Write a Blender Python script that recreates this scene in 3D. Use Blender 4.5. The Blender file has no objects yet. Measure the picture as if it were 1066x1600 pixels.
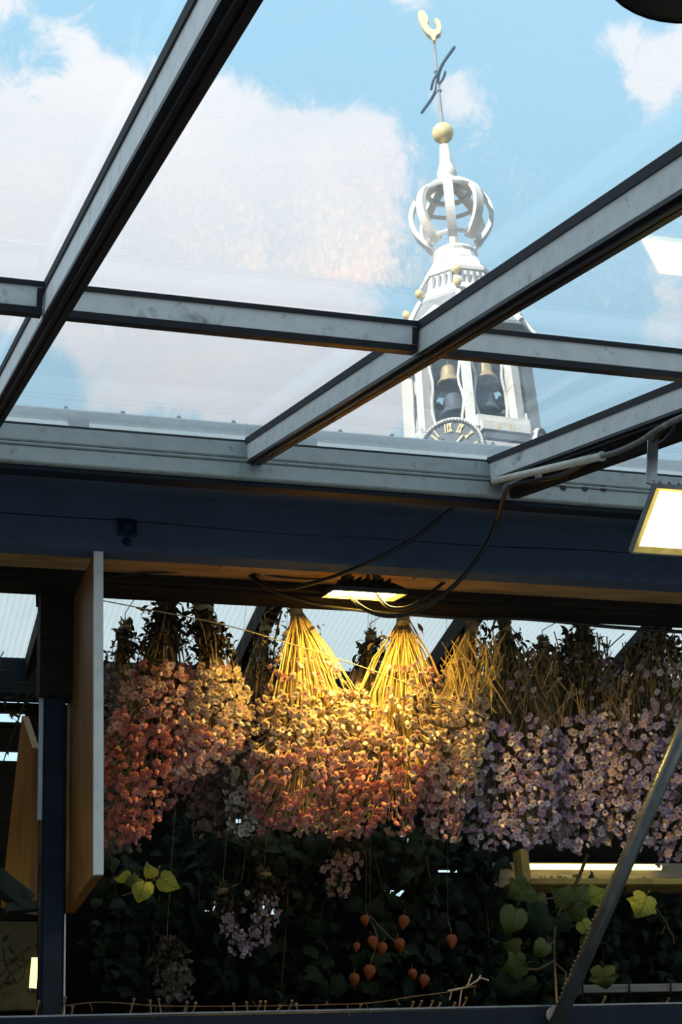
import bpy, math, random
from mathutils import Vector, Matrix
random.seed(7)
SC = bpy.context.scene
COL = SC.collection

# ------------------------------------------------------------------ camera
F = 2628.96                                   # focal length for a 1066 x 1600 frame
YAW, PITCH, ROLL = [math.radians(a) for a in (18.462, 23.400, -3.575)]
EYE = Vector((0, 0, 1.6))
FW = Vector((math.sin(YAW) * math.cos(PITCH), math.cos(YAW) * math.cos(PITCH), math.sin(PITCH)))
_r = Vector((math.cos(YAW), -math.sin(YAW), 0)); _u = _r.cross(FW)
RT = math.cos(ROLL) * _r + math.sin(ROLL) * _u
UP = -math.sin(ROLL) * _r + math.cos(ROLL) * _u
cam = bpy.data.cameras.new('camera')
cam.sensor_fit = 'VERTICAL'; cam.sensor_height = 24.0; cam.sensor_width = 24.0
cam.lens = 24.0 * F / 1600.0
cam.clip_start = 0.05; cam.clip_end = 500
camo = bpy.data.objects.new('camera', cam); COL.objects.link(camo)
M = Matrix((RT, UP, -FW)).transposed().to_4x4(); M.translation = EYE
camo.matrix_world = M
SC.camera = camo


def ray(x, y): return (x - 533) / F * RT - (y - 800) / F * UP + FW
def PY(x, y, Y):
    d = ray(x, y); return EYE + d * (Y / d.y)
def PX(x, y, X):
    d = ray(x, y); return EYE + d * (X / d.x)


# ------------------------------------------------------------------ exposure, sky, sun
SC.view_settings.view_transform = 'Standard'
SC.view_settings.look = 'None'
SC.view_settings.gamma = 1.0
SC.view_settings.use_curve_mapping = False
SC.view_settings.exposure = 0.0
SKY_STRENGTH = 1.30
SUN_STRENGTH = 9.0


class NT:
    """small node-tree writer"""
    def __init__(s, tree): s.t = tree; s.n = tree.nodes; s.l = tree.links
    def new(s, kind, **kw):
        n = s.n.new(kind)
        for k, v in kw.items(): setattr(n, k, v)
        return n
    def set(s, sock, v):
        if isinstance(v, bpy.types.NodeSocket): s.l.new(v, sock)
        elif v is not None: sock.default_value = v
    def math(s, op, a, b=None, clamp=False):
        n = s.new('ShaderNodeMath', operation=op); n.use_clamp = clamp
        s.set(n.inputs[0], a)
        if b is not None: s.set(n.inputs[1], b)
        return n.outputs[0]
    def noise(s, vec, scale, detail=4, rough=.55, dist=0):
        n = s.new('ShaderNodeTexNoise'); s.set(n.inputs['Vector'], vec)
        n.inputs['Scale'].default_value = scale; n.inputs['Detail'].default_value = detail
        n.inputs['Roughness'].default_value = rough; n.inputs['Distortion'].default_value = dist
        return n.outputs['Fac']
    def ramp(s, v, pts):
        n = s.new('ShaderNodeValToRGB'); s.set(n.inputs[0], v)
        e = n.color_ramp.elements
        while len(e) < len(pts): e.new(.5)
        for q, (p, c) in zip(e, pts):
            q.position = p; q.color = (*c, 1) if len(c) == 3 else c
        return n.outputs[0]
    def mix(s, f, a, b):
        n = s.new('ShaderNodeMix', data_type='RGBA'); s.set(n.inputs[0], f)
        s.set(n.inputs[6], (*a, 1) if isinstance(a, tuple) else a)
        s.set(n.inputs[7], (*b, 1) if isinstance(b, tuple) else b)
        return n.outputs[2]
    def smooth(s, v, a, b):
        n = s.new('ShaderNodeMapRange', interpolation_type='SMOOTHSTEP')
        s.set(n.inputs[0], v); n.inputs[1].default_value = a; n.inputs[2].default_value = b
        return n.outputs[0]


w = bpy.data.worlds.new('sky'); SC.world = w; w.use_nodes = True
t = NT(w.node_tree); w.node_tree.nodes.clear()
gen = t.new('ShaderNodeTexCoord').outputs['Generated']
nrm_ = t.new('ShaderNodeVectorMath', operation='NORMALIZE'); t.set(nrm_.inputs[0], gen)
dirv = nrm_.outputs[0]
# cumulus banks: directions on the dome (the ones in view come from the photograph; others carry on round the dome)
banks = [(-40, 320, .05, .62), (70, 310, .04, .60), (180, 310, .042, .62), (270, 250, .035, .60), (340, 235, .03, .62), (300, 360, .06, .66), (420, 330, .045, .58), (500, 290, .035, .55), (560, 265, .03, .5), (560, 360, .04, .42),
         (20, 400, .05, .5), (150, 400, .06, .5), (400, 430, .045, .46), (150, 130, .020, .46), (110, 60, .012, .40), (185, 175, .014, .42),
         (330, 560, .04, .52), (430, 600, .045, .54), (260, 530, .03, .36), (540, 640, .045, .44), (180, 620, .022, .40), (480, 520, .03, .36),
         (1000, 90, .022, .48), (1020, 150, .022, .46), (1060, 60, .022, .40), (960, 50, .014, .36), (650, 10, .016, .48), (730, 160, .022, .40), (1040, 470, .03, .40), (1040, 385, .016, .34),
         (900, 590, .03, .30), (600, 600, .035, .40), (20, 14, .010, .34), (770, 250, .014, .26), (-150, 150, .07, .4)]
acc = None
bl = [(ray(x, y).normalized(), r, a) for x, y, r, a in banks]
rb = random.Random(3)
for k in range(46):
    sz = 1 - (k + .5) / 46; az = 2.39996 * k; ce = math.sqrt(1 - sz * sz)
    d = Vector((math.sin(az) * ce, math.cos(az) * ce, sz))
    if d.dot(FW) < .86: bl.append((d, rb.uniform(.12, .20), rb.uniform(.45, .65)))
warpn = t.new('ShaderNodeTexNoise'); t.set(warpn.inputs['Vector'], dirv); warpn.inputs['Scale'].default_value = 9; warpn.inputs['Detail'].default_value = 5
wsub = t.new('ShaderNodeVectorMath', operation='SUBTRACT'); t.set(wsub.inputs[0], warpn.outputs['Color']); wsub.inputs[1].default_value = (.5, .5, .5)
wsc = t.new('ShaderNodeVectorMath', operation='SCALE'); t.set(wsc.inputs[0], wsub.outputs[0]); wsc.inputs['Scale'].default_value = .055
wad = t.new('ShaderNodeVectorMath', operation='ADD'); t.set(wad.inputs[0], dirv); t.set(wad.inputs[1], wsc.outputs[0])
for d, r, a in bl:
    dn = t.new('ShaderNodeVectorMath', operation='DISTANCE'); t.set(dn.inputs[0], wad.outputs[0]); dn.inputs[1].default_value = d
    f = t.math('DIVIDE', dn.outputs['Value'], r); f = t.math('MULTIPLY', f, f); f = t.math('MULTIPLY', f, -1.0)
    f = t.math('EXPONENT', f); f = t.math('MULTIPLY', f, a)
    acc = f if acc is None else t.math('ADD', acc, f)
acc = t.math('MINIMUM', acc, .70)
n1 = t.noise(dirv, 26, 14, .72, .9); n2 = t.noise(dirv, 9, 3, .5)
dens = t.math('ADD', acc, t.math('MULTIPLY', t.math('SUBTRACT', n1, .5), 1.15))
dens = t.math('ADD', dens, t.math('MULTIPLY', t.math('SUBTRACT', n2, .5), .35))
cl = t.smooth(dens, .24, .56)
sep = t.new('ShaderNodeSeparateXYZ'); t.set(sep.inputs[0], dirv)
blue = t.ramp(sep.outputs['Z'], [(0, (.62, .80, .90)), (.40, (.46, .73, .90)), (.8, (.30, .60, .83)), (1, (.26, .55, .80))])
shade = t.mix(t.smooth(t.noise(dirv, 7, 5, .6), .35, .7), (.93, .93, .94), (.84, .86, .90))
skyc = t.mix(t.math('MULTIPLY', cl, .93), blue, shade)
below = t.smooth(sep.outputs['Z'], -.04, .0)
skyc = t.mix(below, (.10, .10, .10), skyc)
bg = t.new('ShaderNodeBackground'); t.set(bg.inputs[0], skyc); bg.inputs[1].default_value = SKY_STRENGTH
t.l.new(bg.outputs[0], t.new('ShaderNodeOutputWorld').inputs[0])

sun = bpy.data.lights.new('sun', 'SUN'); sun.energy = SUN_STRENGTH; sun.angle = math.radians(.6); sun.color = (1, .95, .86)
suno = bpy.data.objects.new('sun', sun); COL.objects.link(suno)
SUN_FROM = Vector((-.66, -.45, .60)).normalized()
suno.rotation_euler = SUN_FROM.to_track_quat('Z', 'Y').to_euler(); suno.location = (-10, -10, 20)


# ------------------------------------------------------------------ helpers
class MB:
    """collects shapes, then links them as ONE mesh"""
    def __init__(s): s.v = []; s.f = []; s.mi = []
    def add(s, vs, fs, mi=0):
        o = len(s.v); s.v += [tuple(v) for v in vs]
        s.f += [tuple(o + i for i in f) for f in fs]; s.mi += [mi] * len(fs); return s
    def hexa(s, p, mi=0):      # 8 corners: bottom 0-3 (ccw from above), top 4-7
        return s.add(p, [(3, 2, 1, 0), (4, 5, 6, 7), (0, 1, 5, 4), (1, 2, 6, 5), (2, 3, 7, 6), (3, 0, 4, 7)], mi)
    def box(s, x0, x1, y0, y1, z0, z1, mi=0, b=0):
        if b <= 0:
            return s.hexa([(x0, y0, z0), (x1, y0, z0), (x1, y1, z0), (x0, y1, z0), (x0, y0, z1), (x1, y0, z1), (x1, y1, z1), (x0, y1, z1)], mi)
        # bar along X with chamfered long edges
        pr = [(y0 + b, z0), (y1 - b, z0), (y1, z0 + b), (y1, z1 - b), (y1 - b, z1), (y0 + b, z1), (y0, z1 - b), (y0, z0 + b)]
        vs = [(x0, y, z) for y, z in pr] + [(x1, y, z) for y, z in pr]
        fs = [(i, i + 8, (i + 1) % 8 + 8, (i + 1) % 8) for i in range(8)] + [tuple(range(8)), tuple(range(15, 7, -1))]
        return s.add(vs, fs, mi)
    def beam(s, a, b, wd, hg, upv=(0, 0, 1), mi=0):
        a = Vector(a); b = Vector(b); d = (b - a).normalized(); sd = d.cross(Vector(upv)).normalized(); up = sd.cross(d)
        q = [(-1, -1), (1, -1), (1, 1), (-1, 1)]
        p = [a + sd * (i * wd / 2) + up * (j * hg / 2) for i, j in q] + [b + sd * (i * wd / 2) + up * (j * hg / 2) for i, j in q]
        return s.add(p, [(0, 1, 2, 3), (7, 6, 5, 4), (0, 4, 5, 1), (1, 5, 6, 2), (2, 6, 7, 3), (3, 7, 4, 0)], mi)
    def tube(s, pts, r, n=8, mi=0, taper=None, cap=True):
        pts = [Vector(p) for p in pts]; rings = []; prev = None
        for i, p in enumerate(pts):
            d = (pts[min(i + 1, len(pts) - 1)] - pts[max(i - 1, 0)])
            d = d.normalized() if d.length > 1e-9 else Vector((0, 0, 1))
            if prev is None: prev = d.orthogonal().normalized()
            u = (prev - d * prev.dot(d)); u = u.normalized() if u.length > 1e-6 else d.orthogonal().normalized(); prev = u
            v = d.cross(u); rr = r if taper is None else r + (taper - r) * i / (len(pts) - 1)
            rings.append([p + (u * math.cos(2 * math.pi * k / n) + v * math.sin(2 * math.pi * k / n)) * rr for k in range(n)])
        vs = [q for rg in rings for q in rg]; fs = []
        for i in range(len(pts) - 1):
            for k in range(n):
                a = i * n + k; b = i * n + (k + 1) % n; fs.append((a, b, b + n, a + n))
        if cap: fs += [tuple(range(n - 1, -1, -1)), tuple((len(pts) - 1) * n + k for k in range(n))]
        return s.add(vs, fs, mi)
    def lathe(s, prof, n=16, c=(0, 0, 0), mi=0, ph=0, axis=None, cap=True):
        c = Vector(c); ax = Vector(axis).normalized() if axis else Vector((0, 0, 1))
        u = ax.orthogonal().normalized() if axis else Vector((1, 0, 0)); v = ax.cross(u)
        vs = [c + ax * z + (u * math.cos(ph + 2 * math.pi * k / n) + v * math.sin(ph + 2 * math.pi * k / n)) * max(r, 1e-4) for r, z in prof for k in range(n)]
        fs = []
        for i in range(len(prof) - 1):
            for k in range(n):
                a = i * n + k; b = i * n + (k + 1) % n; fs.append((a, b, b + n, a + n))
        if cap: fs += [tuple(range(n - 1, -1, -1)), tuple((len(prof) - 1) * n + k for k in range(n))]
        return s.add(vs, fs, mi)
    def mesh(s, name, mats, smooth=False):
        me = bpy.data.meshes.new(name); me.from_pydata(s.v, [], s.f)
        for m in (mats if isinstance(mats, (list, tuple)) else [mats]): me.materials.append(m)
        me.polygons.foreach_set('material_index', s.mi)
        if smooth: me.polygons.foreach_set('use_smooth', [True] * len(s.f))
        me.update(); return me
    def build(s, name, mats, parent=None, smooth=False, origin=None):
        if origin is not None:
            o = Vector(origin); s.v = [(v[0] - o.x, v[1] - o.y, v[2] - o.z) for v in s.v]
        ob = bpy.data.objects.new(name, s.mesh(name, mats, smooth)); COL.objects.link(ob)
        if parent is not None: ob.parent = parent
        if origin is not None: ob.location = Vector(origin) - (world_of(parent) if parent is not None else Vector((0, 0, 0)))
        elif parent is not None: ob.location = -world_of(parent)
        return ob


def world_of(o):
    p = Vector((0, 0, 0))
    while o is not None: p += o.location; o = o.parent
    return p


def thing(name, label, cat, loc=(0, 0, 0), group=None):
    o = bpy.data.objects.new(name, None); o.empty_display_size = .05; COL.objects.link(o); o.location = loc
    tag(o, label, cat, group); return o


def tag(o, label, cat=None, group=None, kind=None):
    if label: o['label'] = label
    if cat: o['category'] = cat
    if group: o['group'] = group
    if kind: o['kind'] = kind
    return o


def struct(o, label):
    o['kind'] = 'structure'; o['label'] = label; return o


def spline(pts, sub=6):
    P = [Vector(p) for p in pts]; out = []
    for i in range(len(P) - 1):
        a, b, c, d = P[max(i - 1, 0)], P[i], P[i + 1], P[min(i + 2, len(P) - 1)]
        for k in range(sub):
            q = k / sub
            out.append(.5 * ((2 * b) + (c - a) * q + (2 * a - 5 * b + 4 * c - d) * q * q + (3 * b - a - 3 * c + d) * q ** 3))
    out.append(P[-1]); return out


# ------------------------------------------------------------------ materials
def mat(name, col, rough=.6, metal=0, var=.25, scale=8, dark=None, bump=0, bscale=60, spec=.4, stretch=None, trans=0, coat=0):
    m = bpy.data.materials.new(name); m.use_nodes = True; t = NT(m.node_tree)
    b = m.node_tree.nodes['Principled BSDF']
    tc = t.new('ShaderNodeTexCoord').outputs['Object']
    if stretch:
        mp = t.new('ShaderNodeMapping'); t.set(mp.inputs['Vector'], tc); mp.inputs['Scale'].default_value = stretch; tc = mp.outputs[0]
    n = t.noise(tc, scale, 5, .6)
    d = dark or tuple(c * (1 - var) for c in col); l = tuple(min(1, c * (1 + var * .6)) for c in col)
    c = t.ramp(n, [(.3, d), (.5, col), (.72, l)])
    t.set(b.inputs['Base Color'], c)
    b.inputs['Roughness'].default_value = rough; b.inputs['Metallic'].default_value = metal
    b.inputs['Specular IOR Level'].default_value = spec
    if bump:
        bp = t.new('ShaderNodeBump'); bp.inputs['Strength'].default_value = bump; bp.inputs['Distance'].default_value = .002
        t.set(bp.inputs['Height'], t.noise(tc, bscale, 4)); t.l.new(bp.outputs[0], b.inputs['Normal'])
    if trans:
        tr = t.new('ShaderNodeBsdfTranslucent'); t.set(tr.inputs['Color'], c)
        mx = t.new('ShaderNodeMixShader'); mx.inputs[0].default_value = trans
        t.l.new(b.outputs[0], mx.inputs[1]); t.l.new(tr.outputs[0], mx.inputs[2])
        t.l.new(mx.outputs[0], m.node_tree.nodes['Material Output'].inputs[0])
    return m


def stained(name, col, stain, rough=.55, scale=5, lo=.56, hi=.72):
    m = mat(name, col, rough, var=.12, scale=30, spec=.4 if rough < .75 else .12); t = NT(m.node_tree); b = m.node_tree.nodes['Principled BSDF']
    src = b.inputs['Base Color'].links[0].from_socket
    tc = t.new('ShaderNodeTexCoord').outputs['Object']
    f = t.smooth(t.noise(tc, scale, 8, .7, .5), lo, hi)
    f2 = t.smooth(t.noise(tc, scale * 9, 4, .6), .6, .68)
    f = t.math('MAXIMUM', f, t.math('MULTIPLY', f2, .3))
    t.set(b.inputs['Base Color'], t.mix(f, src, stain)); return m


def emit(name, col, s):
    m = bpy.data.materials.new(name); m.use_nodes = True; t = NT(m.node_tree); t.n.clear()
    e = t.new('ShaderNodeEmission'); e.inputs[0].default_value = (*col, 1); e.inputs[1].default_value = s
    t.l.new(e.outputs[0], t.new('ShaderNodeOutputMaterial').inputs[0]); return m


def glass_mat(name, dust=.10, tint=(1, 1, 1)):
    m = bpy.data.materials.new(name); m.use_nodes = True; t = NT(m.node_tree); t.n.clear()
    tr = t.new('ShaderNodeBsdfTransparent'); tr.inputs[0].default_value = (*tint, 1)
    gl = t.new('ShaderNodeBsdfGlossy'); gl.inputs['Roughness'].default_value = .006
    lw = t.new('ShaderNodeLayerWeight'); lw.inputs[0].default_value = .5
    f5 = t.math('POWER', lw.outputs['Facing'], 5.0); fr = t.math('ADD', t.math('MULTIPLY', f5, .75), .03)
    mx = t.new('ShaderNodeMixShader'); t.set(mx.inputs[0], fr); t.l.new(tr.outputs[0], mx.inputs[1]); t.l.new(gl.outputs[0], mx.inputs[2])
    tc = t.new('ShaderNodeTexCoord').outputs['Object']
    n = t.noise(tc, 2.2, 8, .65); fine = t.noise(tc, 160, 3, .6)
    spots = t.smooth(t.noise(tc, 48, 2, .5), .72, .78)
    amt = t.math('MULTIPLY', t.smooth(n, .25, .8), dust); amt = t.math('ADD', amt, t.math('MULTIPLY', t.smooth(fine, .5, .8), dust * .35))
    amt = t.math('ADD', amt, t.math('MULTIPLY', spots, .12))
    tl = t.new('ShaderNodeBsdfTranslucent'); tl.inputs[0].default_value = (.9, .92, .95, 1)
    m2 = t.new('ShaderNodeMixShader'); t.set(m2.inputs[0], amt); t.l.new(mx.outputs[0], m2.inputs[1]); t.l.new(tl.outputs[0], m2.inputs[2])
    t.l.new(m2.outputs[0], t.new('ShaderNodeOutputMaterial').inputs[0]); return m


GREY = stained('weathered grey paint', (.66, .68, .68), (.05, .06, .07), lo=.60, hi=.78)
GREYLIT = stained('grey paint with light added', (.90, .92, .92), (.10, .11, .12), lo=.64, hi=.8)  # lit copy of the grey paint: brighter light put into its colour
SILLP = stained('grey sill paint', (.30, .325, .315), (.06, .07, .07), lo=.6, hi=.8)
FLASHSUN = stained('sunlit-white ridge flashing', (.84, .87, .85), (.4, .42, .42), lo=.62, hi=.8)  # whitened so the flashing looks sunlit though it stands in shadow
SHADEM = mat('shade-dark steel flange', (.012, .014, .02), .45, .3, .4, 30, bump=.2)  # underside shade put into a near-black steel colour
RUBBER = mat('black gasket', (.010, .012, .016), .7, var=.3)
NAVY = stained('navy painted timber', (.056, .084, .130), (.020, .030, .050), .8, 3, .5, .8)
NAVY2 = mat('dark navy steel', (.007, .013, .024), .5, 0, .3, 14, bump=.15, spec=.15)
DARKW = mat('dark stained timber', (.020, .017, .014), .8, var=.5, scale=6, stretch=(1, 10, 10), bump=.4, spec=.12)
SOFFIT = mat('raw brown soffit timber', (.34, .205, .08), .8, var=.45, scale=5, stretch=(1, 9, 9), bump=.5)
BROWN = mat('varnished brown board', (.20, .085, .013), .5, var=.5, scale=6, stretch=(8, 8, .8), bump=.3)
WHITEP = stained('chipped white paint', (.60, .60, .56), (.25, .15, .07), .5, 20, .62, .72)
ALU = mat('scuffed aluminium', (.36, .38, .38), .45, .35, .35, 18, bump=.3)
ARMM = mat('dull grey metal tube', (.17, .18, .18), .32, .6, .35, 18, bump=.3)
STEELB = mat('bare steel', (.30, .31, .32), .4, .9, .3, 30)
CONDUIT = mat('ivory plastic conduit', (.58, .56, .48), .45, var=.15, scale=20)
CABLE = mat('black rubber cable', (.008, .008, .009), .45, var=.3, scale=40)
LAMPB = stained('grey lamp housing', (.13, .13, .125), (.40, .38, .33), .6, 30, .55, .72)
LAMPK = mat('black lamp housing', (.015, .015, .016), .5, var=.4, scale=30)
REFL = mat('lamp reflector rim', (.75, .62, .22), .35, .3, .2, 30)
TWINE = mat('jute twine', (.45, .34, .18), .9, var=.3, scale=200)
STRAW = mat('dry straw stems', (.42, .30, .12), .85, var=.4, scale=60, trans=.15)
STRAWD = mat('brown dry stems', (.17, .125, .06), .9, var=.4, scale=60)
LEAFD = mat('withered dark leaves', (.035, .03, .018), .9, var=.5, scale=50, spec=.12)
LEAFB = mat('withered brown leaves', (.10, .065, .030), .9, var=.5, scale=50)
LEAFY = mat('yellow green leaf', (.38, .40, .06), .55, var=.35, scale=30, trans=.25)
LEAFG = mat('vine green leaf', (.095, .12, .028), .55, var=.4, scale=30, trans=.2)
CARTON = mat('stained brown carton', (.09, .07, .03), .8, var=.4, scale=20)
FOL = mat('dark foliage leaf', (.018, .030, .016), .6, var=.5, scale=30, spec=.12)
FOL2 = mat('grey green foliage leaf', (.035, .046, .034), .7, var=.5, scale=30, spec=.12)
BARK = mat('brown twig bark', (.12, .075, .04), .85, var=.4, scale=80)
LANT = mat('orange lantern husk', (.36, .085, .012), .6, var=.35, scale=60, trans=.2)
PLANK = mat('shade-black wall planks', (.006, .006, .0055), .85, var=.5, scale=5, stretch=(1, 6, 6), spec=.12)  # darkness of the unlit interior put into a near-black colour
OLDW = mat('weathered shelf wood', (.26, .235, .20), .8, var=.35, scale=8, stretch=(1, 10, 10), bump=.4)
YBOARD = mat('yellowed wooden ledge', (.62, .44, .12), .7, var=.3, scale=14, bump=.3)
POLY = mat('translucent white sheet', (.99, .92, .82), .5, var=.06, scale=3, trans=.92)
CONC = mat('grey paving', (.36, .34, .31), .9, var=.3, scale=2, bump=.4)
BRICK = mat('house brick', (.14, .065, .045), .9, var=.3, scale=4)
TWHITE = stained('tower white paint', (.74, .74, .70), (.46, .42, .34), .7, 1.1, .56, .72)
TSLATE = mat('tower lead grey', (.26, .28, .30), .6, var=.3, scale=2)
TDARK = mat('tower bell bronze dark', (.09, .11, .13), .6, .2, .3, 4)
TBELL = mat('tower bell bronze', (.48, .38, .20), .5, .3, .3, 4)
GOLD = mat('gilded metal', (.80, .64, .30), .5, .1, .2, 4)
TDIAL = mat('tower dial slate', (.14, .155, .18), .7, var=.2, scale=3)
TIRON = mat('tower blue iron', (.05, .12, .22), .6, .2, .3, 4)
GLASS = glass_mat('dusty roof glass', .16)
LEDF = emit('floodlight face', (1, .64, .11), 300)
LEDN = emit('near floodlight face', (1, .80, .30), 4.5)
TUBE = emit('fluorescent tube', (1, .78, .22), 5)
FILLTUBE = emit('added fill tube', (1, .62, .14), 13)  # only for the added tray out of view
TUBEL = emit('small yellow lamp', (1, .80, .22), 3)

def veined(m, amt):
    """midrib and side veins in the leaf's own coordinates"""
    t = NT(m.node_tree); b = m.node_tree.nodes['Principled BSDF']; src = b.inputs['Base Color'].links[0].from_socket
    sp = t.new('ShaderNodeSeparateXYZ'); t.set(sp.inputs[0], t.new('ShaderNodeTexCoord').outputs['Object'])
    ax = t.math('ABSOLUTE', sp.outputs['X']); v = t.math('SUBTRACT', sp.outputs['Y'], t.math('MULTIPLY', ax, .9))
    v = t.math('ABSOLUTE', t.math('SINE', t.math('MULTIPLY', v, 11.0)))
    mn = t.new('ShaderNodeMapRange'); t.set(mn.inputs[0], t.math('MINIMUM', v, t.math('MULTIPLY', ax, 5.0))); mn.inputs[1].default_value = .06; mn.inputs[2].default_value = .26; mn.inputs[3].default_value = amt; mn.inputs[4].default_value = 0
    c = t.mix(mn.outputs[0], src, (.05, .045, .012)); t.set(b.inputs['Base Color'], c)
    for n in m.node_tree.nodes:
        if n.type == 'BSDF_TRANSLUCENT': t.set(n.inputs['Color'], c)


veined(LEAFY, .55); veined(LEAFG, .6)

# ------------------------------------------------------------------ glazed roof (structure)
SL = math.radians(16.253); CS, SN = math.cos(SL), math.sin(SL)
Z0 = 3.362 - 3.6 * math.tan(SL)


def RF(X, Y, off=0):          # point of the glass plane over (X, Y), lifted along its normal
    return Vector((X, Y - SN * off, Z0 + Y * math.tan(SL) + CS * off))


def roofbar(mb, X0, X1, Ya, Yb, o0, o1, mi=0):
    return mb.hexa([RF(X0, Ya, o0), RF(X1, Ya, o0), RF(X1, Yb, o0), RF(X0, Yb, o0), RF(X0, Ya, o1), RF(X1, Ya, o1), RF(X1, Yb, o1), RF(X0, Yb, o1)], mi)


roof = bpy.data.objects.new('ceiling', None); COL.objects.link(roof); roof.location = (0.9, 2.0, 2.9)
struct(roof, 'sloping glazed roof of dusty panes between grey painted bars')
RX = [-.91, -.31, .292, .897, 1.490, 2.09, 2.69, 3.29]
YA, YB, YP = .45, 3.335, 2.224
for i, X in enumerate(RX):
    wr = roofbar(MB(), X, X + .026, YA, YB - .0, -.050, -.006).build('rafter', GREYLIT if X < .5 else GREY, roof)  # leftmost rafters take the lit copy of the paint
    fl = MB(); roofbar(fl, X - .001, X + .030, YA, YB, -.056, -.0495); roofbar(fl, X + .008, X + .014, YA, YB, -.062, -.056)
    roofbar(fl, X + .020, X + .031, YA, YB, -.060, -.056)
    fl.build('flange', SHADEM, wr)
    roofbar(MB(), X - .003, X + .029, YA, YB, -.0105, .004).build('gasket', RUBBER, wr)
    if i < len(RX) - 1:
        X2 = RX[i + 1]
        p = roofbar(MB(), X + .031, X2 - .003, YP, YP + .022, -.037, -.005).build('purlin', GREY, roof)
        f2 = MB(); roofbar(f2, X + .031, X2 - .003, YP - .001, YP + .026, -.048, -.0368); f2.build('flange', SHADEM, p)
        roofbar(MB(), X + .031, X2 - .003, YP - .003, YP + .02, -.0052, .003).build('gasket', RUBBER, p)
        # joint plates where the purlin meets the rafters
        for xx in (X + .031, X2 - .012):
            roofbar(MB(), xx, xx + .009, YP - .003, YP, -.036, -.008).build('joint_plate', RUBBER, p)
        roofbar(MB(), X + .012, X2 + .012, YA, YP + .008, .0045, .0085).build('pane', GLASS, roof)
        roofbar(MB(), X + .012, X2 + .012, YP + .012, YB + .08, .0045, .0085).build('pane', GLASS, roof)
roofbar(MB(), RX[0], RX[-1], YA - .03, YA, -.05, .0).build('end_bar', GREY, roof)

# sill rail that carries the upper ends of the panes
YS = 3.33
def zs(py): return PY(0, py, YS).z
sill = struct(MB().box(-1.5, 5, YS, YS + .05, zs(685), zs(659), b=.003).build('trim_1', SILLP), 'grey painted head rail carrying the roof glass above the navy beam')
MB().box(-1.5, 5, YS + .002, YS + .05, zs(661), zs(658.5) + .004).build('gasket', RUBBER, sill)
MB().box(-1.5, 5, YS + .012, YS + .05, zs(692), zs(685.2)).build('groove', RUBBER, sill)
MB().box(-1.5, 5, YS - .004, YS + .05, zs(692), zs(688), b=.002).build('lower_lip', SILLP, sill)
MB().box(-1.5, 5, YS, YS + .05, zs(718), zs(692.3), b=.003).build('lower_rail', SILLP, sill)
MB().box(-1.5, 5, YS + .014, YS + .05, zs(726), zs(718.2), b=.002).build('under_rail', NAVY2, sill)
ub = MB(); za = zs(724); zb_ = za + .25 * math.tan(SL)
ub.hexa([(-1.5, YS + .05, za), (5, YS + .05, za), (5, 3.61, zb_), (-1.5, 3.61, zb_), (-1.5, YS + .05, za + .02), (5, YS + .05, za + .02), (5, 3.61, zb_ + .02), (-1.5, 3.61, zb_ + .02)])
ub.build('under_board', NAVY, sill)
for px_ in (880, 914, 943):
    p = PY(px_, 762 + (px_ - 880) * .03, YS); MB().lathe([(.008, 0), (.008, .003)], 10, (p.x, YS - .0002, p.z), axis=(0, -1, 0)).build('plug', RUBBER, sill)
# ridge flashing standing outside, behind the glass, with small bolts along its crest
fz = PY(0, 640, 3.74).z
flash = struct(MB().box(-1.5, 5, 3.70, 3.78, 3.35, fz, b=.006).build('trim_2', FLASHSUN), 'ridge flashing with a row of small bolts seen through the glass')
for k in range(12):
    x = .40 + k * .142
    MB().lathe([(.006, 0), (.006, .008), (.003, .011)], 8, (x, 3.715, fz)).build('bolt', SILLP, flash)

# ------------------------------------------------------------------ navy beam, soffit, rear beam
bm = bpy.data.objects.new('trim_3', None); COL.objects.link(bm); bm.location = (1.2, 3.68, 3.2); struct(bm, 'dark navy timber beam running under the glass roof')


def cracked(x0, x1, y0, y1, z0, z1, top, seed, mi=0):
    """bar along X whose upper (top) or lower long edge wanders like a shake in the timber"""
    rr = random.Random(seed); n = 90; mb = MB(); vs = []
    for i in range(n + 1):
        x = x0 + (x1 - x0) * i / n
        wv = .004 * math.sin(x * 3.1 + 1) + .002 * math.sin(x * 11)
        g = .0009 + .0011 * abs(math.sin(x * 2.3 + .4))
        zt, zb = (z1, z0 + wv + g) if not top else (z1 + wv - g, z0)
        c = .004
        vs += [(x, y0 + c, zb), (x, y0, zb + c), (x, y0, zt - c), (x, y0 + c, zt), (x, y1, zt), (x, y1, zb)] if False else \
              [(x, y0, zb), (x, y0, zt), (x, y1, zt), (x, y1, zb)]
    fs = []
    for i in range(n):
        for k in range(4):
            a = i * 4 + k; b = i * 4 + (k + 1) % 4; fs.append((a, a + 4, b + 4, b))
    return mb.add(vs, fs, mi)


cracked(-1.5, 5, 3.60, 3.655, 3.180, 3.26, False, 1).build('upper_board', NAVY, bm)
cracked(-1.5, 5, 3.60, 3.655, 3.104, 3.180, True, 2).build('lower_board', NAVY, bm)
p = PY(198, 826, 3.60)
pl = MB().box(p.x - .022, p.x + .022, 3.590, 3.602, p.z - .020, p.z + .022, b=.003).build('washer_plate', NAVY2, bm)
MB().lathe([(.013, 0), (.013, .006), (.009, .012), (.003, .014)], 6, (p.x, 3.591, p.z), axis=(0, -1, 0)).build('bolt_head', NAVY2, pl)
MB().lathe([(.011, 0), (.011, .004), (.005, .010)], 12, (p.x, 3.601, PY(198, 847, 3.6).z), axis=(0, -1, 0)).build('bolt', NAVY2, bm)

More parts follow.
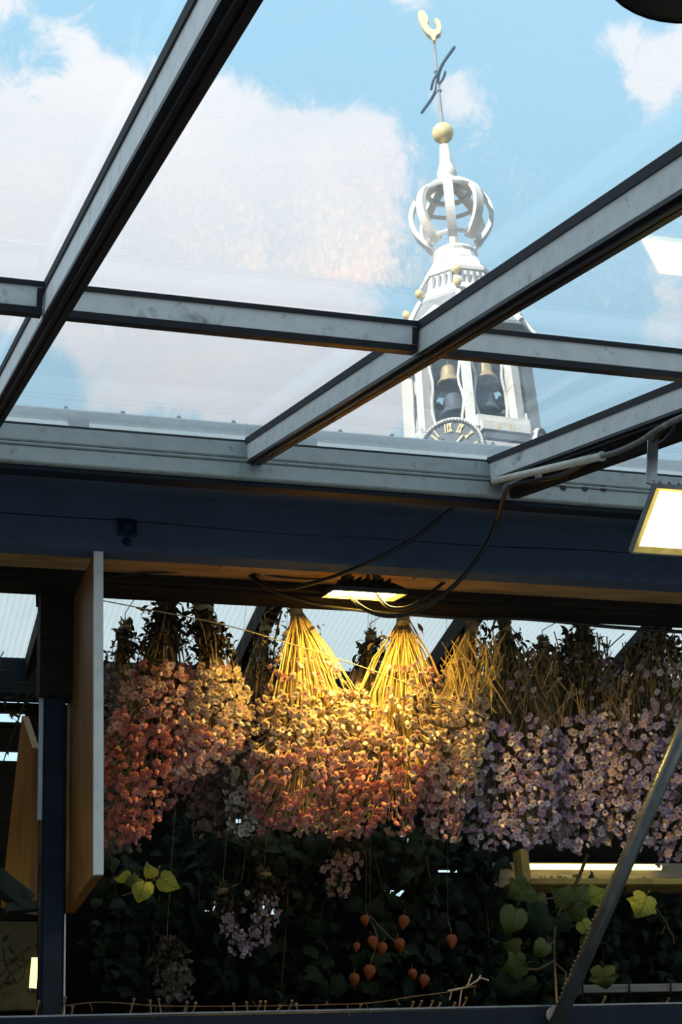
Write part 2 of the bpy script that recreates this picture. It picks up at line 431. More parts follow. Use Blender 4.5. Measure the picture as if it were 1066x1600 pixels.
# soffit boards behind the beam and the rear beam below them
so = struct(MB().box(-1.5, 5, 3.656, 3.78, 3.160, 3.180, b=.002).build('trim_4', SOFFIT), 'raw brown soffit board lit by the floodlight behind the navy beam')
MB().box(-1.5, 5, 3.784, 3.894, 3.163, 3.183, b=.002).build('board', SOFFIT, so)
for x0, x1, zb_ in ((.63, .92, 3.138), (.925, 1.17, 3.128), (1.20, 1.235, 3.135), (1.43, 1.76, 3.128), (1.765, 2.5, 3.135), (2.51, 3.6, 3.130)):
    MB().box(x0, x1, 3.715, 3.738, zb_, 3.1595, b=.002).build('batten', SOFFIT, so)
rb_ = struct(MB().box(-1.5, 5, 3.897, 3.985, 3.130, 3.34, b=.004).build('trim_5', DARKW), 'dark rear timber beam carrying the white sheet roof')
MB().box(-1.5, 5, 3.880, 3.896, 3.140, 3.162, b=.002).build('fillet', DARKW, rb_)

# ------------------------------------------------------------------ far roof: translucent ribbed sheets on dark rafters
far = bpy.data.objects.new('ceiling', None); COL.objects.link(far); far.location = (1.2, 4.4, 3.3); struct(far, 'white translucent ribbed sheet roof falling away behind the rear beam')
FT = math.tan(math.radians(9.5)); FY0, FY1, FZ = 3.95, 4.78, 3.375
fx = [.605 + .615 * k for k in range(-3, 7)]
for i, x in enumerate(fx[:-1]):
    x2 = fx[i + 1]; mb = MB(); n = 35 * 4; vs = []
    for k in range(n + 1):
        xx = x + (x2 - x) * k / n; z = .0022 * math.cos(2 * math.pi * k / 4)
        for Y in (FY0, FY1): vs.append((xx, Y, FZ - (Y - FY0) * FT + z))
    mb.add(vs, [(2 * k, 2 * k + 2, 2 * k + 3, 2 * k + 1) for k in range(n)])
    mb.build('roof_sheet', POLY, far)
for x in fx:
    MB().beam((x, FY0, FZ - .035), (x, FY1, FZ - .035 - (FY1 - FY0) * FT), .046, .060).build('rafter', DARKW, far)
MB().box(-1.5, 5, FY1 - .02, FY1 + .06, FZ - (FY1 - FY0) * FT - .12, FZ - (FY1 - FY0) * FT - .006, b=.004).build('eaves_board', NAVY2, far)

# ------------------------------------------------------------------ walls, floor
wz1 = FZ - (FY1 - FY0) * FT - .12
wb = bpy.data.objects.new('wall_backdrop', None); COL.objects.link(wb); wb.location = (1.5, 4.86, 0); struct(wb, 'dark plank backdrop added behind the hanging flowers to keep the opening black')  # added backdrop that keeps the opening dark
gaps = [PY(620, 1397, 4.84), PY(432, 1420, 4.84), PY(700, 1365, 4.84), PY(640, 1308, 4.84), PY(335, 1415, 4.84), PY(732, 1305, 4.84), PY(385, 1285, 4.84), PY(372, 1165, 4.84), PY(20, 1120, 4.84), PY(10, 1180, 4.84)]
z = 0.0
while z < wz1:
    h = .145; z2 = min(z + h - .003, wz1)
    cuts = []
    for g in gaps:
        if z < g.z < z2 + .003: cuts.append((g.x - random.uniform(.03, .05), g.x + random.uniform(.03, .05)))
    cuts.sort(); x = -1.5
    # a slot (cut to leave a white glint) lets the daylight of the canal side through
    for a, b in cuts:
        if a > x:
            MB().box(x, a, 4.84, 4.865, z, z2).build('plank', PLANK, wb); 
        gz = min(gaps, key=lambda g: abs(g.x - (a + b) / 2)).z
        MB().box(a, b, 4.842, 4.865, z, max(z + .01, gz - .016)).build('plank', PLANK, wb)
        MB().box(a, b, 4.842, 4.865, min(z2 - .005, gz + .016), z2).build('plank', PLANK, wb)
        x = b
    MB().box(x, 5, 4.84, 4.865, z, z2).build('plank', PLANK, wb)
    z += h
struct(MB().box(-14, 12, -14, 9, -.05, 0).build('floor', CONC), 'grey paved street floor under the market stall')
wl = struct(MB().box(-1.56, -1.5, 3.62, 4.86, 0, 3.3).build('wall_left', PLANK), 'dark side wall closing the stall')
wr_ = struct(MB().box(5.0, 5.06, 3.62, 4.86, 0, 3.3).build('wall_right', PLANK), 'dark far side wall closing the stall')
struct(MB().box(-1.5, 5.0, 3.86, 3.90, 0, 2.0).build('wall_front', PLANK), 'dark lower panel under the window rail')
hs = struct(MB().box(-12.6, -12, -12.5, -1.5, 0, 20).build('wall_lightblock', BRICK), 'unseen brick house front added to keep the sun off the stall')  # out of view; sized and placed as a sun blocker for the stall
for i in range(5):
    for j in range(5):
        MB().box(-12, -11.96, -11.6 + i * 2.1, -10.5 + i * 2.1, 1.2 + j * 3.4, 3.4 + j * 3.4).build('window', TSLATE, hs)

hb = struct(MB().box(-13, 14, -9.6, -9, 0, 5.2).build('wall_lightblock', BRICK), 'unseen low brick house row added behind the viewer to cut the low skylight')  # added out of view to dim the low light from the street side
for i in range(10):
    MB().box(-11 + i * 2.4, -9.8 + i * 2.4, -9.0, -8.96, 1.2, 3.4).build('window', TSLATE, hb)

# ------------------------------------------------------------------ window rail with pegs
rz0, rz1 = 2.0, PY(500, 1577, 3.86).z
rail = struct(MB().box(-1.5, 5, 3.86, 3.92, rz0, rz1 - .004, b=.004).build('trim_6', NAVY2), 'dark navy steel rail along the foot of the opening')
MB().box(-1.5, 5, 3.862, 3.915, rz1 - .004, rz1).build('top_strip', STEELB, rail)
rp = random.Random(5)
for x in (55, 97, 112, 202, 236, 252, 286, 300, 367, 387, 401, 413, 431, 450, 465, 495, 560, 640, 652, 670, 682, 705, 722, 880, 940, 1040):
    b = PY(x, 1577, 3.885); b.z = rz1 - .002
    h = rp.uniform(.010, .022) if x > 330 else rp.uniform(.018, .04)
    tip = b + Vector((rp.uniform(-.006, .012) if x < 600 else .012, rp.uniform(-.004, .004), h))
    nb = MB().tube([b, tip], .0022, 6); nb.lathe([(.0035, 0), (.0045, .003), (.002, .006)], 6, tip); nb.build('peg', BARK, rail)

# ------------------------------------------------------------------ post and shutter boards on the left
px0 = PY(62, 1480, 3.95).x; px1 = PY(99, 1480, 3.95).x
post = thing('post', 'dark navy steel post standing on the rail at the far left', 'post', ((px0 + px1) / 2, 3.97, rz1))
MB().box(px0, px1, 3.945, 3.985, rz1 - .09, 3.34).build('shaft', NAVY2, post)
MB().box(px0 + .006, px1 - .006, 3.936, 3.945, rz1 - .05, 3.13).build('front_fin', NAVY2, post)
MB().box(px1, px1 + .004, 3.940, 3.95, rz1 - .06, 2.33).build('edge_strip', ALU, post)
MB().box(px0 - .010, px0, 3.942, 3.95, 2.55, 2.86).build('edge_strip', ALU, post)
MB().box(px0 - .012, px1 + .03, 3.925, 3.985, 2.85, 3.13).build('head_block', DARKW, post)

BXX = .596
sh = thing('shutter_board', 'brown varnished side board with a chipped white front edge beside the post', 'board', (BXX, 3.8, 2.7))
s_ = MB(); zt = 3.104; zn = PX(147, 1365, BXX).z; zf = PX(104, 1425, BXX).z
ny, fy = 3.625, 4.02
s_.add([(BXX, ny, zn), (BXX + .022, ny, zn), (BXX + .022, fy, zf), (BXX, fy, zf), (BXX, ny, zt), (BXX + .022, ny, zt), (BXX + .022, fy, zt), (BXX, fy, zt)],
       [(3, 2, 1, 0), (4, 5, 6, 7), (0, 1, 5, 4), (1, 2, 6, 5), (2, 3, 7, 6), (3, 0, 4, 7)])
s_.build('panel', BROWN, sh)
MB().box(BXX - .001, BXX + .0205, ny - .014, ny - .001, zn - .002, zt).build('edge_strip', WHITEP, sh)

lb = thing('shutter_board', 'dim brown board behind the left side of the navy post', 'board', (.60, 4.4, 2.5))
a = PY(10, 1150, 4.30)
q = [PY(12, 1420, 4.45), PY(58, 1430, 4.25), PY(62, 1170, 4.25), PY(45, 1120, 4.45)]
mb = MB(); nn = (q[1] - q[0]).cross(q[3] - q[0]).normalized() * .02
mb.hexa([q[0], q[1], q[1] + nn, q[0] + nn, q[3], q[2], q[2] + nn, q[3] + nn]); mb.build('panel', BROWN, lb)
ga = thing('bracket_arm', 'grey green painted timber arm sloping in at the left edge', 'bracket', PY(20, 1390, 4.15))
MB().beam(PY(-60, 1330, 4.15), PY(42, 1412, 4.2), .045, .045).build('arm', FOL2, ga)
MB().beam(PY(10, 1420, 4.2), PY(66, 1415, 4.2), .05, .02).build('foot', FOL2, ga)
la = thing('strip_lamp', 'small glowing yellow strip lamp low behind the post', 'lamp', PY(53, 1545, 4.1))
MB().tube([PY(51, 1545, 4.1), PY(55, 1497, 4.1)], .009, 10).build('tube', TUBEL, la)
MB().tube([PY(50.5, 1550, 4.1), PY(51, 1545, 4.1)], .012, 10).build('cap', STEELB, la)
MB().beam(PY(50.5, 1548, 4.1), PY(72, 1548, 3.98), .012, .008).build('clip', STEELB, la)

# ------------------------------------------------------------------ lamps
def floodlight(label, corners, face, housing, depth, rim, bracket=None, group=None):
    """corners: the four corners of the glowing face in space (ccw seen from below)"""
    c = sum((Vector(q) for q in corners), Vector()) / 4
    n = (Vector(corners[1]) - Vector(corners[0])).cross(Vector(corners[3]) - Vector(corners[0])).normalized()
    if n.z < 0: n = -n                       # n points up, to the back of the lamp
    o = thing('floodlight', label, 'lamp', c, group)
    out = [c + (Vector(q) - c) * 1.0 for q in corners]; exp = []
    for q in corners:
        d = Vector(q) - c; exp.append(Vector(q) + d.normalized() * rim)
    MB().hexa([q + n * .004 for q in out] + [q + n * .007 for q in out]).build('light_panel', face, o)
    # reflector sides from the panel out to the rim
    mb = MB(); outer = [q - n * .004 for q in exp]; inner = [q + n * .0035 for q in out]
    mb.add(outer + inner, [(i, (i + 1) % 4, (i + 1) % 4 + 4, i + 4) for i in range(4)]); mb.build('reflector', REFL, o)
    e2 = [c + (q - c) * 1.04 for q in exp]; bk = [c + (q - c) * .72 + n * depth for q in exp]
    mb = MB(); a_ = [q - n * .005 for q in e2]; b_ = [q + n * .008 for q in e2]; i_ = outer
    mb.add(a_ + b_ + bk + i_, [(i, i + 4, (i + 1) % 4 + 4, (i + 1) % 4) for i in range(4)] + [(i + 4, i + 8, (i + 1) % 4 + 8, (i + 1) % 4 + 4) for i in range(4)] + [(8, 9, 10, 11)] + [(i, (i + 1) % 4, (i + 1) % 4 + 12, i + 12) for i in range(4)])
    mb.build('housing', housing, o)
    mb = MB()
    for k in range(7):
        f = (k + .5) / 7; a = bk[0].lerp(bk[1], f); b = bk[3].lerp(bk[2], f)
        mb.beam(a + n * .006, b + n * .006, .003, .012, n)
    mb.build('cooling_fins', housing, o)
    if bracket:
        for pts in bracket:
            mb = MB()
            for a, b in zip(pts[:-1], pts[1:]): mb.beam(a, b, .022, .004, (0, 1, 0.2))
            mb.build('bracket', STEELB, o)
    return o


def tilted(c, wx, ly, a):
    c = Vector(c); ux = Vector((wx / 2, 0, 0)); uy = Vector((0, math.cos(a), math.sin(a))) * (ly / 2)
    return [c - ux - uy, c + ux - uy, c + ux + uy, c - ux + uy]


LC = PY(569, 931, 3.76)
tl_ = math.radians(11)
cL = tilted((LC.x, 3.76, LC.z + .004), .165, .092, tl_)
floodlight('glowing floodlight tucked under the beam above the yellow lit bunches', cL, LEDF, LAMPK, .026, .014,
           [[LC + Vector((-.04, .0, .03)), LC + Vector((-.04, .01, .072))], [LC + Vector((.04, .0, .03)), LC + Vector((.04, .01, .072))]])
# near floodlight hanging from the stay bar on the right
a2 = math.radians(-33); YR = 2.62
bl_ = PY(1000, 855, YR)
uy = Vector((0, -math.cos(a2), -math.sin(a2))); ux = Vector((1, 0, 0))
cR = [bl_ + uy * .125, bl_ + uy * .125 + ux * .17, bl_ + ux * .17, bl_]
cc = sum(cR, Vector()) / 4
bt = PX(1024, 664, 1.525); bb = PX(1018, 757, 1.50)
floodlight('large near floodlight hanging from the stay bar at the right edge', cR, LEDN, LAMPB, .045, .016,
           [[bt + Vector((0, 0, .02)), bb], [bb, bb + Vector((.05, .02, -.025))]])

# stay bar with conduit, under the third rafter
sb = thing('stay_bar', 'dark timber stay bar sloping up under the right hand rafter', 'bar', PX(800, 775, 1.545))
A_ = PX(798, 766, 1.545); B_ = PX(1066, 668, 1.545); B2 = B_ + (B_ - A_) * .8
MB().beam(A_, B2, .022, .045).build('bar', DARKW, sb)
MB().beam(A_ + Vector((-.004, 0, .018)), B2 + Vector((-.004, 0, .018)), .02, .012).build('top_strip', GREY, sb)
for f in (.24, .47, .62, .66):
    c = A_.lerp(B_, f); MB().lathe([(.021, -.003), (.021, .003)], 10, c + Vector((-.002, 0, .004)), axis=(B_ - A_)).build('cable_tie', RUBBER, sb)
hg = PX(843, 735, 1.53); MB().box(1.522, 1.53, hg.y - .01, hg.y + .01, hg.z - .02, hg.z + .03).build('hanger', GREYLIT, sb)
cd = MB(); c0 = PX(772, 752, 1.478); c1 = PX(940, 713, 1.478)
cd.tube([c0, c1], .0085, 10)
cd.tube([c1 + (c1 - c0).normalized() * .002, c1 + (c1 - c0).normalized() * .004], .0105, 10)
tag(cd.build('conduit', CONDUIT, smooth=True, origin=c0), 'ivory plastic conduit tied along the stay bar', 'conduit')

cab = []
def cable(name, label, pts, r, m=CABLE, cat='cable', group=None, n=6):
    mb = MB().tube(spline(pts, 7), r, n); o = mb.build(name, m, smooth=True, origin=pts[0]); tag(o, label, cat, group); return o


cable('cable', 'black cable swooping from the conduit end across the beam to the left', [c0, PX(758, 760, 1.49), PY(700, 800, 3.42), PY(640, 846, 3.48), PY(560, 886, 3.55), PY(500, 908, 3.66), PY(440, 920, 3.76), PY(400, 905, 3.83), PY(398, 888, 3.86)], .0052)
cable('cable', 'black cable hanging from the stay bar down past the floodlight', [PX(930, 716, 1.52), PX(880, 742, 1.52), PX(835, 752, 1.50), PX(795, 762, 1.47), PY(778, 810, 3.40), PY(755, 860, 3.46), PY(710, 915, 3.55), PY(650, 955, 3.62), PY(600, 962, 3.66), PY(560, 945, 3.70), PY(540, 915, 3.75), PY(536, 895, 3.80)], .0058)
cable('cable', 'black cable loop in front of the glowing floodlight', [PY(700, 905, 3.78), PY(668, 930, 3.72), PY(640, 948, 3.70), PY(612, 950, 3.68), PY(595, 938, 3.70), PY(580, 915, 3.74), PY(575, 900, 3.8)], .0048)
cable('cable', 'long black cable sagging along the underside of the rear beam', [PY(395, 905, 3.87), PY(430, 925, 3.87), PY(500, 944, 3.88), PY(560, 953, 3.88), PY(640, 960, 3.88), PY(730, 966, 3.88), PY(800, 966, 3.88), PY(870, 971, 3.88), PY(960, 980, 3.88), PY(1075, 988, 3.88)], .005)
cable('cable', 'thin dark wire along the soffit left of the floodlight', [PY(160, 905, 3.87), PY(220, 896, 3.86), PY(300, 893, 3.86), PY(380, 893, 3.85), PY(450, 903, 3.84), PY(510, 905, 3.83)], .003)
cable('cable', 'looped grey cable at the top of the near floodlight bracket', [PX(1020, 690, 1.5), PX(1032, 676, 1.49), PX(1046, 662, 1.49), PX(1052, 656, 1.49), PX(1053, 668, 1.49), PX(1044, 684, 1.49), PX(1030, 694, 1.49)], .0045)
cable('cable', 'grey cable running on from the conduit up along the stay bar', [c1, PX(965, 706, 1.480), PX(1000, 690, 1.482), PX(1030, 670, 1.482), PX(1080, 645, 1.482)], .006, LAMPB)
cable('twine', 'pale twine line strung across the bunches under the beam', [PY(158, 938, 3.80), PY(230, 952, 3.80), PY(345, 975, 3.80), PY(440, 1002, 3.80), PY(560, 1040, 3.80), PY(680, 1085, 3.80), PY(760, 1122, 3.80)], .0014, TWINE, 'twine')
jb = thing('junction_box', 'small dark cable junction under the soffit where cables meet', 'box', PY(398, 893, 3.85))
c = PY(398, 895, 3.85); MB().lathe([(.010, -.012), (.016, -.008), (.016, .012), (.010, .016)], 10, c).build('body', CABLE, jb)
MB().tube([c + Vector((0, -.014, 0)), c + Vector((.02, -.02, .004))], .004, 6).build('gland', CABLE, jb)

# ------------------------------------------------------------------ silver arm at lower right, with frost of old glue along it
ag = thing('awning_arm', 'silver square tube arm slanting across the lower right corner', 'bar', PY(873, 1590, 3.84))
a = PY(873, 1592, 3.835); b = PY(1060, 1160, 3.45); b2 = b + (b - a) * .6
MB().tube([a - (b - a).normalized() * .02, b2], .0185, 14).build('tube', ARMM, ag, True)
gl = MB(); rr = random.Random(11); dn = (b - a).normalized(); sd = dn.cross(Vector((-.75, -.1, .6))).normalized().cross(dn)
sgn = -1 if (sd.dot(RT)) > 0 else 1
for k in range(60):
    f = k / 60; p_ = a.lerp(b, f) + sd * sgn * .018 + Vector((rr.uniform(-.002, .002), -.004, 0))
    gl.lathe([(.0022, 0), (.0028, .001), (.001, .004)], 5, p_, axis=sd * sgn)
tag(gl.build('staple_row', STEELB, ag), 'row of small tufts along the edge', kind='stuff')
MB().lathe([(.022, -.004), (.022, .004)], 14, a + Vector((0, .016, .01)), axis=(0, 1, 0)).build('pivot_plate', ALU, ag)

# ------------------------------------------------------------------ dark enamel lamp shade peeking in at the top right corner
sc_ = EYE + ray(1110, -76) * 1.05
shd = thing('pendant_lamp', 'dark enamel lamp shade cutting into the top right corner', 'lamp', sc_)
MB().lathe([(.066, 0), (.0675, .002), (.066, .006), (.060, .016), (.046, .032), (.026, .046), (.012, .054), (.012, .070)], 40, sc_).build('shade', LAMPK, shd, smooth=True)
MB().lathe([(.0668, -.001), (.0684, .001), (.0684, .003), (.0668, .004)], 40, sc_, cap=False).build('rim', NAVY2, shd, smooth=True)
MB().tube([sc_ + Vector((0, 0, .07)), sc_ + Vector((0, 0, 1.0))], .003, 6).build('cord', CABLE, shd)

# ------------------------------------------------------------------ yellow light tray behind the flowers on the right
YT = 4.60
zt_ = PY(940, 1378, YT).z


def light_tray(label, xa, xb, seed, tube_m):
    o = thing('light_tray', label, 'lamp', (xa, YT, zt_), 'yellow tube trays behind the flowers')
    MB().box(xa, xb, YT - .006, YT + .010, zt_ - .008, zt_ + .010, b=.002).build('ledge', YBOARD, o)
    MB().box(xa, xb, YT + .010, YT + .13, zt_ - .008, zt_ - .003).build('bottom', YBOARD, o)
    MB().box(xa, xb, YT + .128, YT + .135, zt_ - .003, zt_ + .085).build('back', OLDW, o)
    MB().box(xa + .045, xa + .07, YT + .01, YT + .07, zt_ - .002, zt_ + .10).build('end_block', YBOARD, o)
    q0, q1 = Vector((xa + .085, YT + .08, zt_ + .062)), Vector((xb - .12, YT + .08, zt_ + .062))
    MB().tube([q0, q1], .0085, 12).build('tube', tube_m, o)
    for q in (q0, q1 + Vector((.012, 0, 0))): MB().tube([q - Vector((.012, 0, 0)), q], .011, 10).build('tube_cap', STEELB, o)
    cr = MB(); rr = random.Random(seed)
    for k in range(120):
        cr.lathe([(rr.uniform(.002, .006), 0), (rr.uniform(.003, .007), .004), (.002, .009)], 5, (rr.uniform(xa + .09, xb), YT + rr.uniform(.008, .06), zt_ + rr.uniform(0, .014)))
    tag(cr.build('crumbs', STRAW, o), 'dried flower crumbs lying in the tray', kind='stuff')


xa_ = PY(798, 1372, YT).x
light_tray('yellow lit wooden tray with a glowing tube and crumbs under the lilac bunches', xa_, xa_ + .66, 4, TUBE)
light_tray('unseen yellow tube tray added beyond the left edge to light the brown boards', -.35, .36, 5, FILLTUBE)  # added tray out of view; its tube warms the brown boards
sp = PY(990, 1545, 4.3); sh2 = thing('shelf_plank', 'weathered wooden plank lying behind the rail at lower right', 'shelf', sp)
MB().box(PY(905, 1545, 4.3).x, PY(1110, 1545, 4.3).x, 4.28, 4.36, sp.z - .012, sp.z + .010, b=.002).build('plank', OLDW, sh2)
for x in (912, 985, 1050):
    n_ = PY(x, 1545, 4.27); MB().tube([(n_.x, 4.277, sp.z - .02), (n_.x, 4.27, sp.z + .035)], .0025, 6).build('nail', RUBBER, sh2)
# ------------------------------------------------------------------ flower heads, leaves and husks (mesh data shared by all copies)
def petal_mat(name, col):
    return mat(name, col, .75, var=.22, scale=120, trans=.30)


PAL = {
    'deep': [(.46, .15, .15), (.56, .22, .20), (.64, .32, .28)],
    'pink': [(.62, .31, .31), (.72, .44, .41), (.80, .60, .53)],
    'lilac': [(.55, .39, .58), (.72, .58, .70), (.86, .76, .82)],
    'cream': [(.78, .64, .48), (.84, .72, .56), (.76, .56, .44)],
    'shaded': [(.22, .12, .15), (.28, .17, .19), (.33, .25, .26)],  # darkened pinks: the dimness of the back bunch put into its petals
    'ghost': [(.60, .60, .56), (.72, .70, .66), (.80, .78, .76)],
    'dusty': [(.22, .21, .18), (.28, .25, .24), (.32, .26, .26)],
}
CENT = mat('dry flower centre', (.46, .30, .14), .9, var=.4, scale=200)
CALYX = mat('dry calyx', (.30, .25, .13), .9, var=.4, scale=100)
PM = {k: [petal_mat('petals %s %d' % (k, i), c) for i, c in enumerate(v)] for k, v in PAL.items()}


def head_mesh(shape, m, rr):
    """papery everlasting flower; faces +Z, stem end at -Z, radius about 1"""
    mb = MB()
    mb.lathe([(.10, -.75), (.34, -.45), (.40, -.10)], 7, mi=2, cap=False)
    if shape == 'bud':
        mb.lathe([(.36, -.45), (.50, -.05), (.44, .42), (.22, .82), (.02, 1.0)], 8, mi=0, cap=False)
        return mb.mesh('flower_head', [m, CENT, CALYX], True)
    rows = [(11, 1.0, .10, .22), (8, .78, .40, .16)] if shape == 'open' else [(9, .78, .55, .28), (7, .60, .75, .22)]
    for n, R, lift, wd in rows:
        o = rr.random()
        for k in range(n):
            a = 2 * math.pi * (k + o) / n + rr.uniform(-.1, .1); r = R * rr.uniform(.85, 1.1); z = lift + rr.uniform(-.10, .14)
            ca, sa = math.cos(a), math.sin(a)
            def P(x, y, zz): return (x * ca - y * sa, x * sa + y * ca, zz)
            mb.add([P(.22, -wd * .5, -.05), P(.22, wd * .5, -.05), P(r * .66, -wd, z * .6), P(r * .66, wd, z * .6), P(r, 0, z), P(r * .6, 0, z * .6 - .07)],
                   [(0, 1, 5), (0, 5, 2), (1, 3, 5), (2, 5, 4), (5, 3, 4)], 0)
    mb.lathe([(.32, -.02), (.30, .12), (.14, .20)], 8, mi=1)
    return mb.mesh('flower_head', [m, CENT, CALYX])


_hr = random.Random(21)
HEADS = {k: [(head_mesh(s, m, _hr), s) for m in v for s in ('open', 'open', 'cup', 'bud')] for k, v in PM.items()}


def orient(ob, p, d, size, roll=None, rr=random):
    z = Vector(d).normalized(); x = z.orthogonal().normalized(); a = rr.uniform(0, 6.28) if roll is None else roll
    x = (Matrix.Rotation(a, 3, z) @ x); y = z.cross(x)
    mtx = Matrix((x, y, z)).transposed().to_4x4()
    ob.rotation_euler = mtx.to_euler(); ob.location = p; ob.scale = (size,) * 3


def inst(name, me, parent, p, d, size, rr=random, roll=None):
    o = bpy.data.objects.new(name, me); o.parent = parent
    orient(o, Vector(p) - parent.location, d, size, roll, rr); COL.objects.link(o); return o


def leaf_outline(kind):
    if kind == 'maple':
        hf = [(.2, -.13), (.46, -.08), (.64, .08), (.57, .26), (.70, .38), (.80, .52), (.58, .60), (.46, .74), (.22, .96)]
        pts = [(0, 0)] + hf + [(0, 1.2)] + [(-x * .94, y + .03) for x, y in hf[::-1]]
    elif kind == 'heart':
        pts = [(0, 0), (.22, -.12), (.48, .0), (.58, .28), (.46, .62), (.2, .9), (0, 1.15), (-.2, .9), (-.46, .62), (-.58, .28), (-.48, .0), (-.22, -.12)]
    else:
        pts = [(0, 0), (.14, .12), (.22, .4), (.18, .72), (0, 1.1), (-.18, .72), (-.22, .4), (-.14, .12)]
    return pts


def leaf_mesh(kind, m, rr, curl=.6):
    """leaf with its stalk end at the origin, growing along +Y, upper side +Z, cupped and creased"""
    pts = leaf_outline(kind); mb = MB(); n = len(pts); th = .012
    def zz(x, y): return -curl * (x * x) * 1.1 + curl * .5 * math.sin(y * 2.4 + rr.uniform(-.2, .2)) - curl * .5 * y * y + .10 * abs(x)
    mid = [(0, .02, zz(0, .02)), (0, .42, zz(0, .42) - .03), (0, .8, zz(0, .8))]
    vs = [(x, y, zz(x, y) + rr.uniform(-.05, .05)) for x, y in pts] + mid
    fs = []
    for i in range(n):
        a, b = i, (i + 1) % n; ym = (pts[a][1] + pts[b][1]) / 2
        c = n + (0 if ym < .22 else 1 if ym < .72 else 2); fs.append((a, b, c))
    # strips joining fans along the midrib are closed by the neighbouring fans
    for i in range(n):
        ym0 = (pts[i - 1][1] + pts[i][1]) / 2; ym1 = (pts[i][1] + pts[(i + 1) % n][1]) / 2
        c0 = n + (0 if ym0 < .22 else 1 if ym0 < .72 else 2); c1 = n + (0 if ym1 < .22 else 1 if ym1 < .72 else 2)
        if c0 != c1: fs.append((i, c1, c0))
    mb.add(vs, fs)
    mb.tube([(0, -.35, -.05), (0, .02, zz(0, .02))], .022, 4)
    return mb.mesh('leaf', [m], True)


_lr = random.Random(33)
LEAFM = {}
for kind, mm in (('maple', {'y': LEAFY, 'g': LEAFG, 'd': FOL, 'b': LEAFB}), ('heart', {'y': LEAFY, 'g': LEAFG, 'd': FOL, 's': FOL2}), ('lance', {'d': FOL, 's': FOL2, 'k': LEAFD, 'b': LEAFB})):
    for c, m in mm.items(): LEAFM[kind, c] = [leaf_mesh(kind, m, _lr, .30 if kind == 'lance' else .62) for _ in range(2)]


# ------------------------------------------------------------------ rail from which the bunches hang
YH = 4.08
hr_ = thing('hanging_rail', 'round dark rail behind the rear beam from which the bunches hang', 'rail', (1.5, YH, 3.215))
MB().tube([(-1.5, YH, 3.215), (5, YH, 3.215)], .012, 10).build('rod', NAVY2, hr_)


def lerp_rows(rows, y):
    for (y0, a0, b0), (y1, a1, b1) in zip(rows, rows[1:]):
        if y0 <= y <= y1:
            f = (y - y0) / (y1 - y0); return a0 + (a1 - a0) * f, b0 + (b1 - b0) * f
    return rows[-1][1], rows[-1][2]


